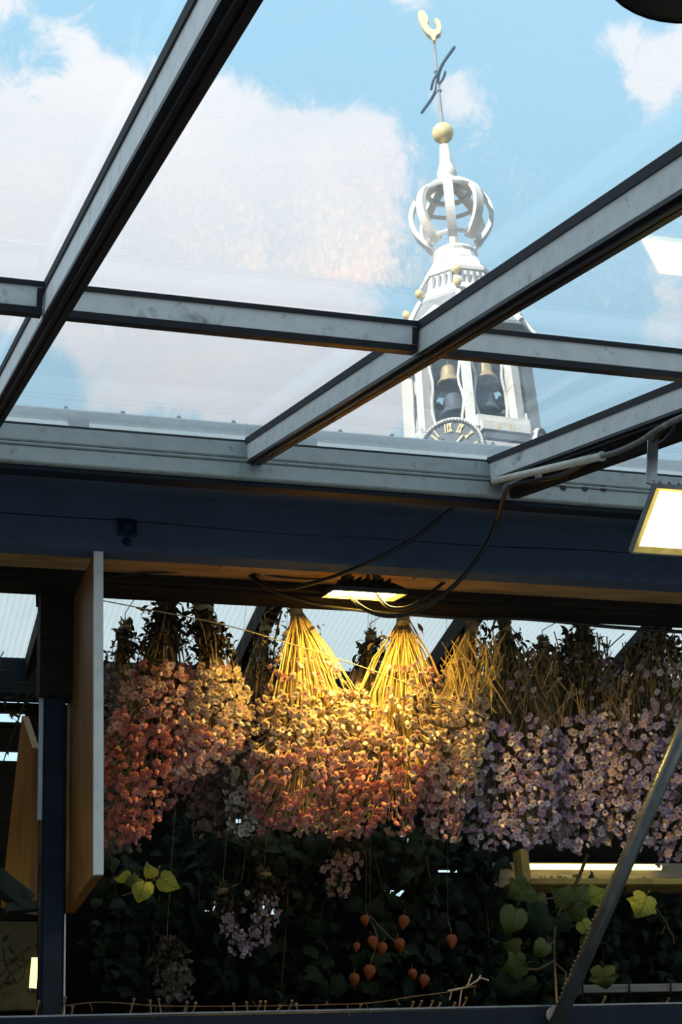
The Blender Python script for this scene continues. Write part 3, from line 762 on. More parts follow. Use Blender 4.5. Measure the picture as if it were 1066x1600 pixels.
def bunch(label, apex, Y, rows, pal, heads=220, stems=110, style='straw', seed=1, size=.0132, depth=.65, y_heads=None, buds=.25, mixp=None, extra=200, bristle=0, outer=230):
    rr = random.Random(seed)
    top = PY(apex[0], apex[1], Y)
    o = thing('flower_bunch', label, 'dried flowers', top, 'dried flower bunches hanging under the beam')
    y0, y1 = rows[0][0], rows[-1][0]
    yh = y_heads if y_heads is not None else y0
    pxm = (PY(apex[0] + 1, apex[1], Y) - top).length
    def axis_pt(y):
        xl, xr = lerp_rows(rows, y); c = PY((xl + xr) / 2, y, Y); return c, (xr - xl) / 2 * pxm
    wts = []; N = 60
    for i in range(N):
        y = yh + (y1 - yh) * (i + .5) / N; xl, xr = lerp_rows(rows, y); wts.append((y, (xr - xl) + 15))
    ys = [a for a, b in wts]; ws = [b for a, b in wts]
    smb = MB()
    def sample(front=True, inner=False):
        y = rr.choices(ys, ws)[0] + rr.uniform(-4, 4); c, a = axis_pt(y)
        if rr.random() < .07 and yh - y0 > 12: y = rr.uniform(y0 - 8, yh); c, a = axis_pt(max(y, y0))
        if inner: rho = rr.uniform(.3, .85); ph = rr.uniform(0, 6.283)
        else: rho = rr.uniform(.86, 1.04); ph = rr.gauss(-math.pi / 2, 1.05)
        out = Vector((math.cos(ph), math.sin(ph) * 1.0, 0))
        p = c + Vector((math.cos(ph) * a * rho, math.sin(ph) * min(a, .12) * depth * rho, rr.uniform(-.006, .006)))
        return y, p, out
    pts = []
    cells = set()
    k = 0; tries = 0
    while k < heads and tries < heads * 6:
        tries += 1
        y, p, out = sample(inner=(tries % 7 == 0))
        cell = (round(p.x / .013), round(p.y / .026), round(p.z / .012))
        if cell in cells: continue
        cells.add(cell); k += 1
        t_ = (y - yh) / max(1, y1 - yh)
        d = out * rr.uniform(.35, 1.0) + Vector((rr.uniform(-.45, .45), rr.uniform(-.35, .25), -rr.uniform(.15, 1.0)))
        pl_ = pal
        if mixp:  # palette shift down the bunch partly stands in for lamp falloff
            for (lim, pn) in mixp:
                if t_ + rr.uniform(-.12, .12) > lim: pl_ = pn
        hs_ = HEADS[pl_]
        me, s = rr.choice([h for h in hs_ if (h[1] == 'bud') == (rr.random() < buds)] or hs_)
        sz = size * rr.uniform(.75, 1.15) * (.55 if s == 'bud' else .82 if s == 'cup' else 1)
        if s == 'bud': d = d * .4 + Vector((0, 0, -1))
        inst('flower_head', me, o, p, d, sz, rr); pts.append((p, d.normalized(), sz))
    # heads beyond the countable ones: one mass inside the bunch
    em = MB()
    MATS = [CENT, CALYX] + [m for pn in dict.fromkeys([pal] + [b for a, b in (mixp or [])]) for m in PM[pn]]
    for i in range(extra + outer):
        y, p, out = sample(inner=i < extra); pl_ = pal; t_ = (y - yh) / max(1, y1 - yh)
        for (lim, pn) in (mixp or []):
            if t_ + rr.uniform(-.12, .12) > lim: pl_ = pn
        hm = rr.choice(HEADS[pl_])[0]; mmap = {0: MATS.index(hm.materials[0]), 1: 0, 2: 1}
        z = (out * rr.uniform(.3, 1) + Vector((rr.uniform(-.4, .4), rr.uniform(-.3, .2), -.7))).normalized(); x = z.orthogonal().normalized(); yv = z.cross(x); s = size * rr.uniform(.7, 1.0)
        off = len(em.v)
        em.v += [tuple(p - top + (x * v.co.x + yv * v.co.y + z * v.co.z) * s) for v in hm.vertices]
        for f in hm.polygons: em.f.append(tuple(off + j for j in f.vertices)); em.mi.append(mmap[f.material_index])
    if em.v:
        eo = bpy.data.objects.new('inner_heads', em.mesh('inner_heads', MATS)); eo.parent = o; COL.objects.link(eo); eo['kind'] = 'stuff'
    # stems fan from the tie to the heads
    neck = (.010 if style != 'leafy' else .020)
    for i in range(stems):
        if pts and i < len(pts): p, d, sz = pts[i * len(pts) // max(stems, 1) % len(pts)]; e = p - d * sz * .7
        else: y, e, out = sample(inner=True)
        a = top + Vector((rr.uniform(-neck, neck), rr.uniform(-neck, neck), rr.uniform(-.01, .02)))
        tt = top + Vector((0, 0, rr.uniform(.008, .035))) + Vector((rr.uniform(-neck, neck), rr.uniform(-neck, neck), 0)) * 1.6
        yb = yh + (y1 - yh) * .05; c, aa = axis_pt(min(max(yb, rows[0][0]), y1))
        yy_ = max(y0, yh); cc_, ca_ = axis_pt(yy_)
        if e.z < cc_.z - .02:
            f_ = rr.uniform(.2, .75); w1 = cc_ + Vector((max(-ca_, min(ca_, e.x - cc_.x)) * f_, (e.y - cc_.y) * f_ + .01, 0))
            smb.tube([tt, a, a.lerp(w1, .5), w1, w1.lerp(e, .7) + Vector(((cc_.x - e.x) * .2, (Y - e.y) * .5, 0)), e], rr.uniform(.0013, .0024), 4, cap=False, mi=0 if style == 'straw' or rr.random() < .15 else 1)
            continue
        mid = a.lerp(e, .5) + Vector((rr.uniform(-.008, .008), rr.uniform(-.008, .008), 0)) + (Vector((e.x - a.x, e.y - a.y, 0)) * .10 if style == 'straw' else Vector((e.x - a.x, e.y - a.y, 0)) * .12)
        smb.tube([tt, a, a.lerp(mid, .55) , mid, e], rr.uniform(.0013, .0024), 4, cap=False, mi=0 if style == 'straw' or rr.random() < .35 else 1)
    for i in range(bristle):         # cut ends that stick up out of the bunch
        y = rr.uniform(y0 - 25, yh + 10); xl, xr = lerp_rows(rows, max(y, y0)); b = PY(rr.uniform(xl, xr), y, Y) + Vector((0, rr.uniform(-.09, .02), 0))
        dv = Vector((rr.gauss(0, .38), rr.uniform(-.45, .1), rr.uniform(.5, 1))).normalized(); L = rr.uniform(.03, .075)
        smb.tube([b - dv * L, b + Vector((rr.uniform(-.003, .003), 0, 0)), b + dv * L * .6], rr.uniform(.0013, .0022), 4, cap=True, mi=0 if rr.random() < (.85 if pal == 'cream' else .22) else 1)
    so_ = smb.build('stems', [STRAW, STRAWD], o, origin=top); so_['kind'] = 'stuff'
    tie = MB()
    for q in range(4): tie.lathe([(neck + .006, -.002), (neck + .0085, 0), (neck + .006, .002)], 10, top + Vector((0, 0, -.004 + q * .004)), cap=False)
    tie.tube([top, top + Vector((0, 0, .05)), Vector((top.x, YH - (.014 if Y < YH else -.014), 3.20 if top.z < 3.2 else top.z + .06))], .0015 if top.z > 2.9 else .0006, 4)
    tie.build('tie', TWINE, o)
    # withered leaves along the stems
    nl = {'straw': 14, 'leafy': 260, 'brown': 150}[style]
    lf = MB(); src = {'straw': LEAFM['lance', 'b'], 'leafy': LEAFM['lance', 'k'], 'brown': LEAFM['lance', 'b'] + LEAFM['lance', 'k']}[style]
    for i in range(nl):
        f = rr.random() ** .8; c, aa = axis_pt(min(y1, max(y0, y0 + 6)))
        mx_ = .85 if style != 'straw' else .5
        p = top.lerp(c, f * mx_ * 1.0) + Vector((rr.uniform(-1, 1) * (.018 + aa * f * .8), rr.uniform(-1, .6) * (.016 + aa * f * .5), rr.uniform(-.01, .02)))
        me = rr.choice(src); z = Vector((rr.uniform(-1, 1), rr.uniform(-1, .3), rr.uniform(-.4, 1))).normalized(); x = z.orthogonal().normalized()
        x = Matrix.Rotation(rr.uniform(0, 6.28), 3, z) @ x; yv = z.cross(x); s = rr.uniform(.014, .032)
        off = len(lf.v); lf.v += [tuple(p - top + (x * v.co.x + yv * v.co.y + z * v.co.z) * s) for v in me.vertices]
        mi = 0 if me.materials[0] is LEAFD else 1
        for fc in me.polygons: lf.f.append(tuple(off + j for j in fc.vertices)); lf.mi.append(mi)
    lo = bpy.data.objects.new('withered_leaves', lf.mesh('withered_leaves', [LEAFD, LEAFB])); lo.parent = o; COL.objects.link(lo); lo['kind'] = 'stuff'
    return o


# front row and the rows behind, left to right
bunch('deep pink bunch with dark leafy stems hanging beside the white board edge', (262, 940), 4.06,
      [(1030, 215, 290), (1080, 195, 320), (1140, 172, 340), (1200, 158, 322), (1260, 150, 262), (1318, 152, 226)], 'deep', 290, 120, 'leafy', 1, mixp=[(.0, 'pink'), (.34, 'deep')], y_heads=1040, size=.0140)
bunch('smaller golden bunch with curled leafy stems, right of the deep pink one', (318, 955), 4.02,
      [(1040, 306, 366), (1080, 290, 388), (1120, 284, 396), (1170, 270, 380), (1215, 262, 312)], 'pink', 190, 90, 'leafy', 2, mixp=[(.0, 'cream'), (.62, 'pink')], y_heads=1046)
bunch('dusty grey bunch half hidden behind the white board edge', (196, 985), 4.30,
      [(1040, 165, 225), (1100, 158, 220), (1200, 158, 210), (1330, 150, 215)], 'dusty', 120, 50, 'brown', 3, y_heads=1045)
bunch('dim plum bunch hanging back between the two golden groups', (415, 985), 4.32,
      [(1080, 380, 440), (1140, 340, 440), (1200, 310, 440), (1250, 295, 440), (1302, 305, 420)], 'shaded', 200, 60, 'brown', 4, y_heads=1110)
bunch('golden straw cone bunch left of the glowing floodlight', (463, 958), 4.00,
      [(1040, 425, 530), (1090, 412, 562), (1150, 395, 580), (1200, 390, 560), (1250, 395, 520), (1296, 405, 500)], 'pink', 290, 300, 'straw', 5, mixp=[(.0, 'cream'), (.42, 'pink'), (.72, 'deep')], y_heads=1086)
bunch('golden straw cone bunch right below the glowing floodlight', (630, 972), 4.00,
      [(1050, 578, 682), (1090, 556, 702), (1150, 535, 705), (1200, 520, 690), (1250, 512, 655), (1308, 520, 635)], 'pink', 290, 300, 'straw', 6, mixp=[(.0, 'cream'), (.36, 'pink'), (.55, 'deep')], y_heads=1092)
bunch('thin brown bunch seen far back between the two straw cones', (580, 1000), 4.34,
      [(1050, 552, 606), (1100, 530, 620), (1200, 470, 600), (1300, 440, 560)], 'pink', 140, 70, 'brown', 7, mixp=[(.4, 'cream')], y_heads=1110)
bunch('golden bunch with bristly cut stems at the edge of the lilac flowers', (738, 985), 4.03,
      [(1040, 695, 770), (1100, 672, 760), (1160, 660, 755), (1220, 650, 745), (1260, 660, 720), (1312, 672, 715)], 'cream', 240, 160, 'straw', 8, bristle=170, mixp=[(.5, 'cream'), (.62, 'pink')], y_heads=1085)
bunch('lilac bunch with short golden stems next to the bristly golden bunch', (790, 985), 4.10,
      [(1060, 735, 850), (1120, 715, 870), (1180, 705, 885), (1240, 700, 885), (1280, 715, 870), (1325, 745, 835)], 'lilac', 290, 260, 'brown', 9, bristle=240, mixp=[(.7, 'lilac')], y_heads=1142)
bunch('lilac bunch under a thick dark leaf stem, fourth from the right', (912, 985), 4.12,
      [(1040, 840, 950), (1100, 830, 970), (1160, 845, 985), (1220, 850, 985), (1280, 860, 965), (1325, 875, 930)], 'lilac', 290, 260, 'brown', 10, bristle=240, y_heads=1128)
bunch('lilac bunch set back between two fuller lilac bunches', (850, 1010), 4.30,
      [(1060, 800, 900), (1130, 790, 910), (1220, 795, 910), (1320, 820, 890)], 'lilac', 140, 160, 'brown', 11, bristle=150, y_heads=1120)
bunch('lilac bunch with a tangle of pale bent stems behind the silver arm', (1032, 990), 4.08,
      [(1040, 965, 1085), (1100, 940, 1090), (1160, 930, 1075), (1220, 930, 1060), (1290, 940, 1040), (1325, 955, 1010)], 'lilac', 290, 260, 'brown', 12, bristle=260, y_heads=1112)
bunch('lilac bunch cut by the right edge of the picture', (1130, 1000), 4.06,
      [(1050, 1060, 1200), (1120, 1045, 1215), (1200, 1030, 1200), (1290, 1015, 1180), (1350, 1030, 1120)], 'lilac', 230, 200, 'brown', 13, bristle=170, y_heads=1130)
bunch('small whitish bunch hanging low between the dim plum and golden bunches', (392, 1125), 4.2, [(1165, 360, 395), (1240, 352, 408), (1305, 356, 410)], 'ghost', 60, 30, 'brown', 18, size=.012, extra=20, outer=20)
bunch('small plum bunch hanging low in the dark middle', (540, 1300), 4.5, [(1330, 520, 560), (1360, 500, 565), (1402, 515, 545)], 'pink', 40, 20, 'brown', 14, size=.011, extra=20, outer=10)
bunch('small pale lilac sprig hanging in the dark near the four bright leaves', (350, 1395), 4.45, [(1425, 340, 362), (1450, 345, 375), (1492, 360, 400)], 'lilac', 34, 16, 'brown', 15, size=.012, buds=.8, extra=16, outer=10)
bunch('pale lilac sprig hanging low in the dark left of the orange husks', (415, 1370), 4.45, [(1400, 400, 436), (1440, 392, 440), (1480, 378, 420)], 'lilac', 34, 16, 'brown', 16, size=.012, buds=.8, extra=16, outer=10)
bunch('grey green sprig standing low above the pegs at left', (262, 1480), 4.45, [(1505, 245, 290), (1540, 240, 305), (1566, 250, 300)], 'dusty', 46, 20, 'brown', 17, size=.011, extra=16, outer=10)


# dark leafy neck clumps that hang over the stems at the right
def leaf_clump(name, label, path, Y, n, sz, src, wd, stem=BARK, seed=1, cat='foliage', group=None, stuff=0, facing=-.6):
    rr = random.Random(seed); P = spline([PY(x, y, Y) for x, y in path], 6); o = thing(name, label, cat, P[0], group)
    MB().tube(P, .003, 5, taper=.0015).build('stem', stem, o)
    def place():
        p = rr.choice(P) + Vector((rr.gauss(0, wd), rr.gauss(0, wd * .6), rr.gauss(0, wd * .7)))
        return p, Vector((rr.uniform(-.7, .7), facing + rr.uniform(-.5, .5), rr.uniform(-.3, .8))), sz * rr.uniform(.6, 1.25)
    for i in range(n):
        p, d, s = place(); inst('leaf', rr.choice(src), o, p, d, s, rr)
    if stuff:
        lf = MB()
        for i in range(stuff):
            p, d, s = place(); p.y += .05; me = rr.choice(src); z = d.normalized(); x = Matrix.Rotation(rr.uniform(0, 6.28), 3, z) @ z.orthogonal().normalized(); yv = z.cross(x)
            off = len(lf.v); lf.v += [tuple(p - P[0] + (x * v.co.x + yv * v.co.y + z * v.co.z) * s) for v in me.vertices]
            for fc in me.polygons: lf.f.append(tuple(off + j for j in fc.vertices)); lf.mi.append(0)
        q = bpy.data.objects.new('inner_leaves', lf.mesh('inner_leaves', [src[0].materials[0]])); q.parent = o; COL.objects.link(q); q['kind'] = 'stuff'
    return o


leaf_clump('leaf_bundle', 'thick dark leaf bundle hanging over the fourth bunch from the right', [(912, 965), (908, 1000), (905, 1040), (915, 1070)], 4.00, 60, .022, LEAFM['lance', 'k'], .020, seed=41, stuff=120)
leaf_clump('leaf_bundle', 'dark leaf bundle hanging over the tangled stems near the right edge', [(1030, 975), (1015, 1005), (985, 1035)], 4.00, 36, .020, LEAFM['lance', 'k'], .018, seed=42, stuff=60)
leaf_clump('leaf_bundle', 'dark leaf bundle above the bristly golden stems', [(775, 968), (765, 990), (752, 1010)], 4.00, 30, .016, LEAFM['lance', 'k'], .014, seed=43, stuff=40)
leaf_clump('leaf_bundle', 'dark leaf bundle crowning the deep pink bunch beside the white board edge', [(262, 938), (255, 975), (245, 1015), (235, 1050)], 3.99, 60, .022, LEAFM['lance', 'k'], .022, seed=45, stuff=120)
leaf_clump('leaf_bundle', 'dark leaf bundle crowning the smaller golden bunch', [(305, 955), (318, 985), (325, 1025)], 3.97, 40, .019, LEAFM['lance', 'k'], .017, seed=46, stuff=80)
leaf_clump('leaf_bundle', 'brown withered bundle just left of the first straw cone', [(440, 955), (430, 1000), (425, 1060), (420, 1100)], 4.06, 40, .018, LEAFM['lance', 'b'], .014, seed=44, stuff=60)

# dark foliage that fills the lower part of the opening
fr = random.Random(52)
FOLSPOT = [('behind the deep pink bunch', [(170, 1330), (185, 1420), (190, 1500)], 'heart'), ('below the four bright leaves', [(250, 1400), (235, 1470), (220, 1550)], 'heart'),
           ('with narrow leaves left of the pale sprigs', [(300, 1290), (310, 1370), (310, 1470)], 'lance'), ('with narrow leaves under the plum bunch', [(385, 1300), (380, 1360), (350, 1530)], 'lance'),
           ('behind the pale lilac sprigs', [(440, 1290), (450, 1390), (440, 1540)], 'heart'), ('left of the orange husks', [(510, 1300), (505, 1400), (490, 1540)], 'maple'),
           ('behind the orange husks', [(580, 1310), (600, 1420), (590, 1550)], 'maple'), ('right of the orange husks', [(660, 1310), (680, 1420), (690, 1550)], 'heart'),
           ('at the left end of the yellow tray', [(740, 1310), (760, 1420), (770, 1550)], 'maple'), ('at the foot of the vine', [(840, 1450), (840, 1510), (850, 1560)], 'maple'),
           ('behind the silver arm', [(930, 1400), (940, 1470), (950, 1540)], 'maple'), ('behind the single big yellow leaf', [(1040, 1420), (1050, 1480), (1060, 1540)], 'heart')]
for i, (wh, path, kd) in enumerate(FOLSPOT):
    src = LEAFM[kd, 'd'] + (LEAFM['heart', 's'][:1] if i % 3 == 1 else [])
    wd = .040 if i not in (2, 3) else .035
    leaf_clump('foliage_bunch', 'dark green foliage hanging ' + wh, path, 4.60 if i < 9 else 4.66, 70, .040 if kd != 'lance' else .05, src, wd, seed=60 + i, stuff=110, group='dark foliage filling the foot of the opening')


# bright leaves on the left
def leafy_sprig(name, label, stem, Y, leaves, cat='leaf', seed=1, m=BARK, r=.002, side=()):
    P = spline([PY(x, y, Y) for x, y in stem], 6); o = thing(name, label, cat, P[0]); rr = random.Random(seed)
    MB().tube(P, r, 6, taper=r * .5).build('stem', m, o)
    for s_ in side:
        MB().tube([PY(x, y, Y) for x, y in s_], r * .55, 5).build('twig', m, o)
    for (x, y, szpx, kind, c, ang, tilt) in leaves:
        p = PY(x, y, Y - .012); s = szpx * 1.75e-3 * .75; a = math.radians(ang)
        # leaf grows in direction ang (0 = up, 90 = right) in the plane facing the street, tipped by tilt
        yv = (RT * math.sin(a) + UP * math.cos(a)); z0 = (-FW * math.cos(tilt) + Vector((0, 0, -1)) * math.sin(tilt)); z = (z0 - yv * z0.dot(yv)).normalized(); xv = yv.cross(z)
        ob = bpy.data.objects.new('leaf', rr.choice(LEAFM[kind, c])); ob.parent = o
        mt = Matrix((xv, yv, z)).transposed().to_4x4(); ob.rotation_euler = mt.to_euler(); ob.location = p - yv * s * .5 - o.location; ob.scale = (s,) * 3
        COL.objects.link(ob)
    return o


leafy_sprig('leaf_sprig', 'sprig of four bright yellow green leaves in the dark at left', [(250, 1352), (232, 1385), (205, 1395), (190, 1400)], 4.15,
            [(192, 1372, 30, 'heart', 'y', 250, 1.0), (234, 1360, 27, 'heart', 'y', 330, .7), (221, 1394, 38, 'heart', 'y', 200, -.2), (264, 1380, 38, 'heart', 'y', 120, .1), (205, 1378, 26, 'heart', 'g', 260, .6)], seed=3)
leafy_sprig('leaf_twig', 'single big yellow leaf on a twig right of the silver arm', [(1024, 1416), (1040, 1440), (1050, 1460), (1060, 1466)], 4.12,
            [(1004, 1416, 44, 'maple', 'y', 205, -.1)], seed=4, r=.0014, side=[[(1040, 1446), (1034, 1460)], [(1052, 1463), (1054, 1476)]])
leafy_sprig('vine', 'climbing vine with brown stem and yellow green leaves under the yellow tray', [(918, 1335), (905, 1370), (890, 1400), (872, 1430), (866, 1470), (868, 1520), (872, 1572)], 4.20,
            [(812, 1392, 44, 'maple', 'g', 230, .3), (838, 1408, 34, 'maple', 'g', 190, .2), (800, 1440, 52, 'heart', 'g', 200, .2), (880, 1402, 40, 'maple', 'g', 300, .1), (905, 1402, 44, 'maple', 'g', 40, .1), (930, 1398, 36, 'maple', 'y', 70, .2),
             (905, 1428, 34, 'maple', 'g', 130, .5), (840, 1440, 54, 'maple', 'd', 240, .1), (845, 1484, 36, 'heart', 'g', 220, .3), (805, 1512, 44, 'maple', 'g', 250, .2), (790, 1545, 48, 'heart', 'd', 210, .1), (825, 1545, 40, 'maple', 'd', 160, .1),
             (915, 1450, 30, 'heart', 'y', 150, .2), (945, 1528, 42, 'maple', 'g', 170, .2), (925, 1470, 34, 'maple', 'g', 120, .2), (800, 1478, 34, 'heart', 'g', 280, .4), (880, 1440, 34, 'maple', 'd', 20, .1), (955, 1400, 30, 'maple', 'y', 100, .5)], 'vine', seed=5, r=.005,
            side=[[(890, 1400), (850, 1405), (812, 1392)], [(868, 1470), (845, 1484)], [(862, 1500), (885, 1520), (880, 1565)], [(868, 1500), (840, 1515), (805, 1512)]])
vn = bpy.data.objects['vine']; p0_ = PY(868, 1520, 4.20); MB().tube([p0_, PY(870, 1560, 4.05), PY(872, 1576, 3.915)], .003, 6).build('twig', BARK, vn)


# orange lantern husks
def lantern_mesh():
    mb = MB(); n = 10; prof = [(.08, .55), (.42, .45), (.62, .12), (.60, -.2), (.36, -.62), (.03, -1.0)]
    vs = []
    for r, z in prof:
        for k in range(n * 2):
            rr_ = r * (1.0 if k % 4 == 0 else .9 if k % 2 == 0 else .94); a = math.pi * k / n; vs.append((rr_ * math.cos(a), rr_ * math.sin(a), z))
    fs = []
    m = n * 2
    for i in range(len(prof) - 1):
        for k in range(m): fs.append((i * m + k, i * m + (k + 1) % m, (i + 1) * m + (k + 1) % m, (i + 1) * m + k))
    mb.add(vs, fs); mb.tube([(0, 0, .5), (.05, 0, .8), (.02, 0, 1.1)], .05, 5); return mb.mesh('lantern_husk', [LANT], True)


LM = lantern_mesh()
for lab, stem, hs_ in (('stem of orange lantern husks hanging in the dark, the brightest group', [(572, 1425), (585, 1450), (590, 1475), (580, 1500)], [(582, 1470, 26), (598, 1480, 26), (578, 1516, 30), (554, 1528, 26), (558, 1478, 18), (570, 1436, 22)]),
                       ('stem of dim orange lantern husks slanting right of the brightest group', [(578, 1430), (605, 1460), (640, 1492)], [(631, 1438, 28), (624, 1474, 28), (645, 1520, 22), (663, 1530, 26)]),
                       ('lone dim lantern husk farthest from the brightest husks', [(700, 1440), (706, 1455)], [(706, 1468, 28)])):
    P = spline([PY(x, y, 4.28) for x, y in stem], 5); o = thing('lantern_stem', lab, 'husks', P[0]); MB().tube(P, .0018, 5).build('stem', STRAWD, o); MB().tube([P[0], Vector((P[0].x, YH + .012, 3.21))], .0006, 4).build('thread', STRAWD, o)
    for x, y, s in hs_:
        rr = random.Random(x); inst('lantern_husk', LM, o, PY(x, y, 4.26), Vector((rr.uniform(-.3, .3), rr.uniform(-.3, .1), 1)), s * 1.75e-3 * .52, rr)

# garland of dry twigs lying along the rail, and dark twigs at the left edge
g = thing('twig_garland', 'thin dry twig with bristles lying along the navy rail', 'twig', PY(100, 1570, 3.84))
P = spline([PY(x, y, 3.845) for x, y in ((98, 1572), (160, 1566), (260, 1572), (400, 1572), (500, 1570), (580, 1567), (640, 1558), (700, 1550), (745, 1540))], 8)
MB().tube(P, .0011, 5).build('stem', BARK, g)
rr = random.Random(8)
for i in range(3, len(P), 3):
    MB().tube([P[i], P[i] + Vector((rr.uniform(-.012, .012), rr.uniform(-.01, .01), rr.uniform(-.03, .012)))], .0010, 4).build('bristle', BARK, g)
YW = 3.89
wt = thing('white_twig', 'pale forked dry twig lying above the rail beside the vine', 'twig', PY(735, 1540, YW))
for k, pts in enumerate(([(700, 1548), (730, 1542), (752, 1528), (764, 1532)], [(730, 1542), (738, 1522)], [(722, 1543), (718, 1590)], [(706, 1548), (703, 1562)], [(745, 1534), (752, 1524)])):
    MB().tube([PY(x, min(y, 1572), YW) for x, y in pts], .0020, 5).build('twig', OLDW, wt)
for k, (lab, br) in enumerate((('dark bare branch hanging behind the post at the left edge', [[(70, 1010), (50, 1070), (30, 1120), (5, 1190)], [(52, 1070), (20, 1068), (-10, 1080)], [(60, 1040), (35, 1080), (15, 1090)], [(40, 1100), (60, 1080), (66, 1062)], [(30, 1120), (8, 1110)]]),
                               ('dark branch tangled in front of the lit corner at lower left', [[(48, 1480), (20, 1500), (-10, 1540)], [(35, 1490), (40, 1520), (20, 1540)], [(50, 1500), (10, 1530), (-5, 1560)], [(30, 1540), (10, 1510), (5, 1480)]]))):
    o = thing('bare_branch', lab, 'branch', PY(br[0][0][0], br[0][0][1], 4.16))
    for pts in br: MB().tube(spline([PY(x, y, 4.16) for x, y in pts], 5), .004, 5, taper=.0015).build('twig', LEAFD, o)
    rr = random.Random(k)
    for i in range(22):
        x, y = rr.choice(rr.choice(br)); inst('leaf', rr.choice(LEAFM['lance', 'k']), o, PY(x + rr.uniform(-12, 12), y + rr.uniform(-12, 12), 4.15), (rr.uniform(-1, 1), -.6, rr.uniform(-1, 1)), rr.uniform(.012, .026), rr)
cb = thing('paper_carton', 'yellow lit paper carton at the lower left corner', 'box', PY(20, 1530, 4.32))
c = PY(18, 1580, 4.32)
MB().box(c.x - .10, c.x + .06, 4.32, 4.44, c.z, PY(20, 1440, 4.32).z, b=.003).build('body', CARTON, cb)
MB().box(c.x - .10, c.x + .06, 4.315, 4.32, PY(20, 1500, 4.32).z, PY(20, 1490, 4.32).z).build('fold', CARTON, cb)
hk = thing('wire_hook', 'bent black wire hook hanging against the white sheet at far left', 'hook', PY(10, 1030, 4.2))
MB().tube(spline([PY(x, y, 4.2) for x, y in ((6, 1018), (0, 1030), (6, 1042), (16, 1040), (14, 1046), (-5, 1048))], 5), .0016, 5).build('wire', CABLE, hk)
MB().tube([PY(57, 905, 3.98), PY(58, 948, 3.98)], .003, 6).build('pin', CABLE, hk)

# ------------------------------------------------------------------ church tower beyond the roof
TX, TY = 19.65, 45.0
AZ = math.atan2(TX, TY)                       # the tower turns one corner of its octagon to the street
D_ = Vector((math.sin(AZ), math.cos(AZ), 0)); S_ = Vector((math.cos(AZ), -math.sin(AZ), 0))


def tz(py, near=0.0):                          # height on the tower at a given picture row, `near` metres in front of the axis
    lo, hi = 5.0, 60.0
    for _ in range(40):
        m = (lo + hi) / 2; p = Vector((TX, TY, m)) - D_ * near - EYE
        y = 800 - F * p.dot(UP) / p.dot(FW)
        if y > py: lo = m
        else: hi = m
    return lo


def mpp(z): return (Vector((TX, TY, z)) - EYE).dot(FW) / F


PH = math.atan2(-D_.y, -D_.x)                  # angle of the corner facing the street
TC = Vector((TX, TY, 0))
tw = thing('church_tower', 'white church tower with bells, clock and an openwork crown beyond the glass', 'tower', (TX, TY, 0))


def oc(rows, n=8, ph=0, m=TWHITE, name='stage', parent=tw, smooth=False, cap=True):
    prof = []
    for py, hw in rows:
        z = tz(py, hw * .021); prof.append((hw * mpp(z), z))
    return MB().lathe(prof, n, TC, ph=PH + ph, cap=cap).build(name, m, parent, smooth)


# square clock stage, turned so its left face looks almost straight at the street
ph4 = math.radians(4.5)
oc([(1250, 100), (760, 106), (724, 106)], 8, ph4, TWHITE, 'clock_stage')
z_f = tz(668, 2.0); R4 = 108 * mpp(z_f)
oc([(724, 110), (716, 110), (714, 100)], 8, ph4, TWHITE, 'clock_cornice')
# dials: faces between the corners
def face_frame(k, R):
    a = PH + ph4 - math.pi / 8 + k * math.pi / 4; n = Vector((math.cos(a), math.sin(a), 0)); s = n.cross(Vector((0, 0, 1))) * -1
    return n, s, TC + n * (R * .985)


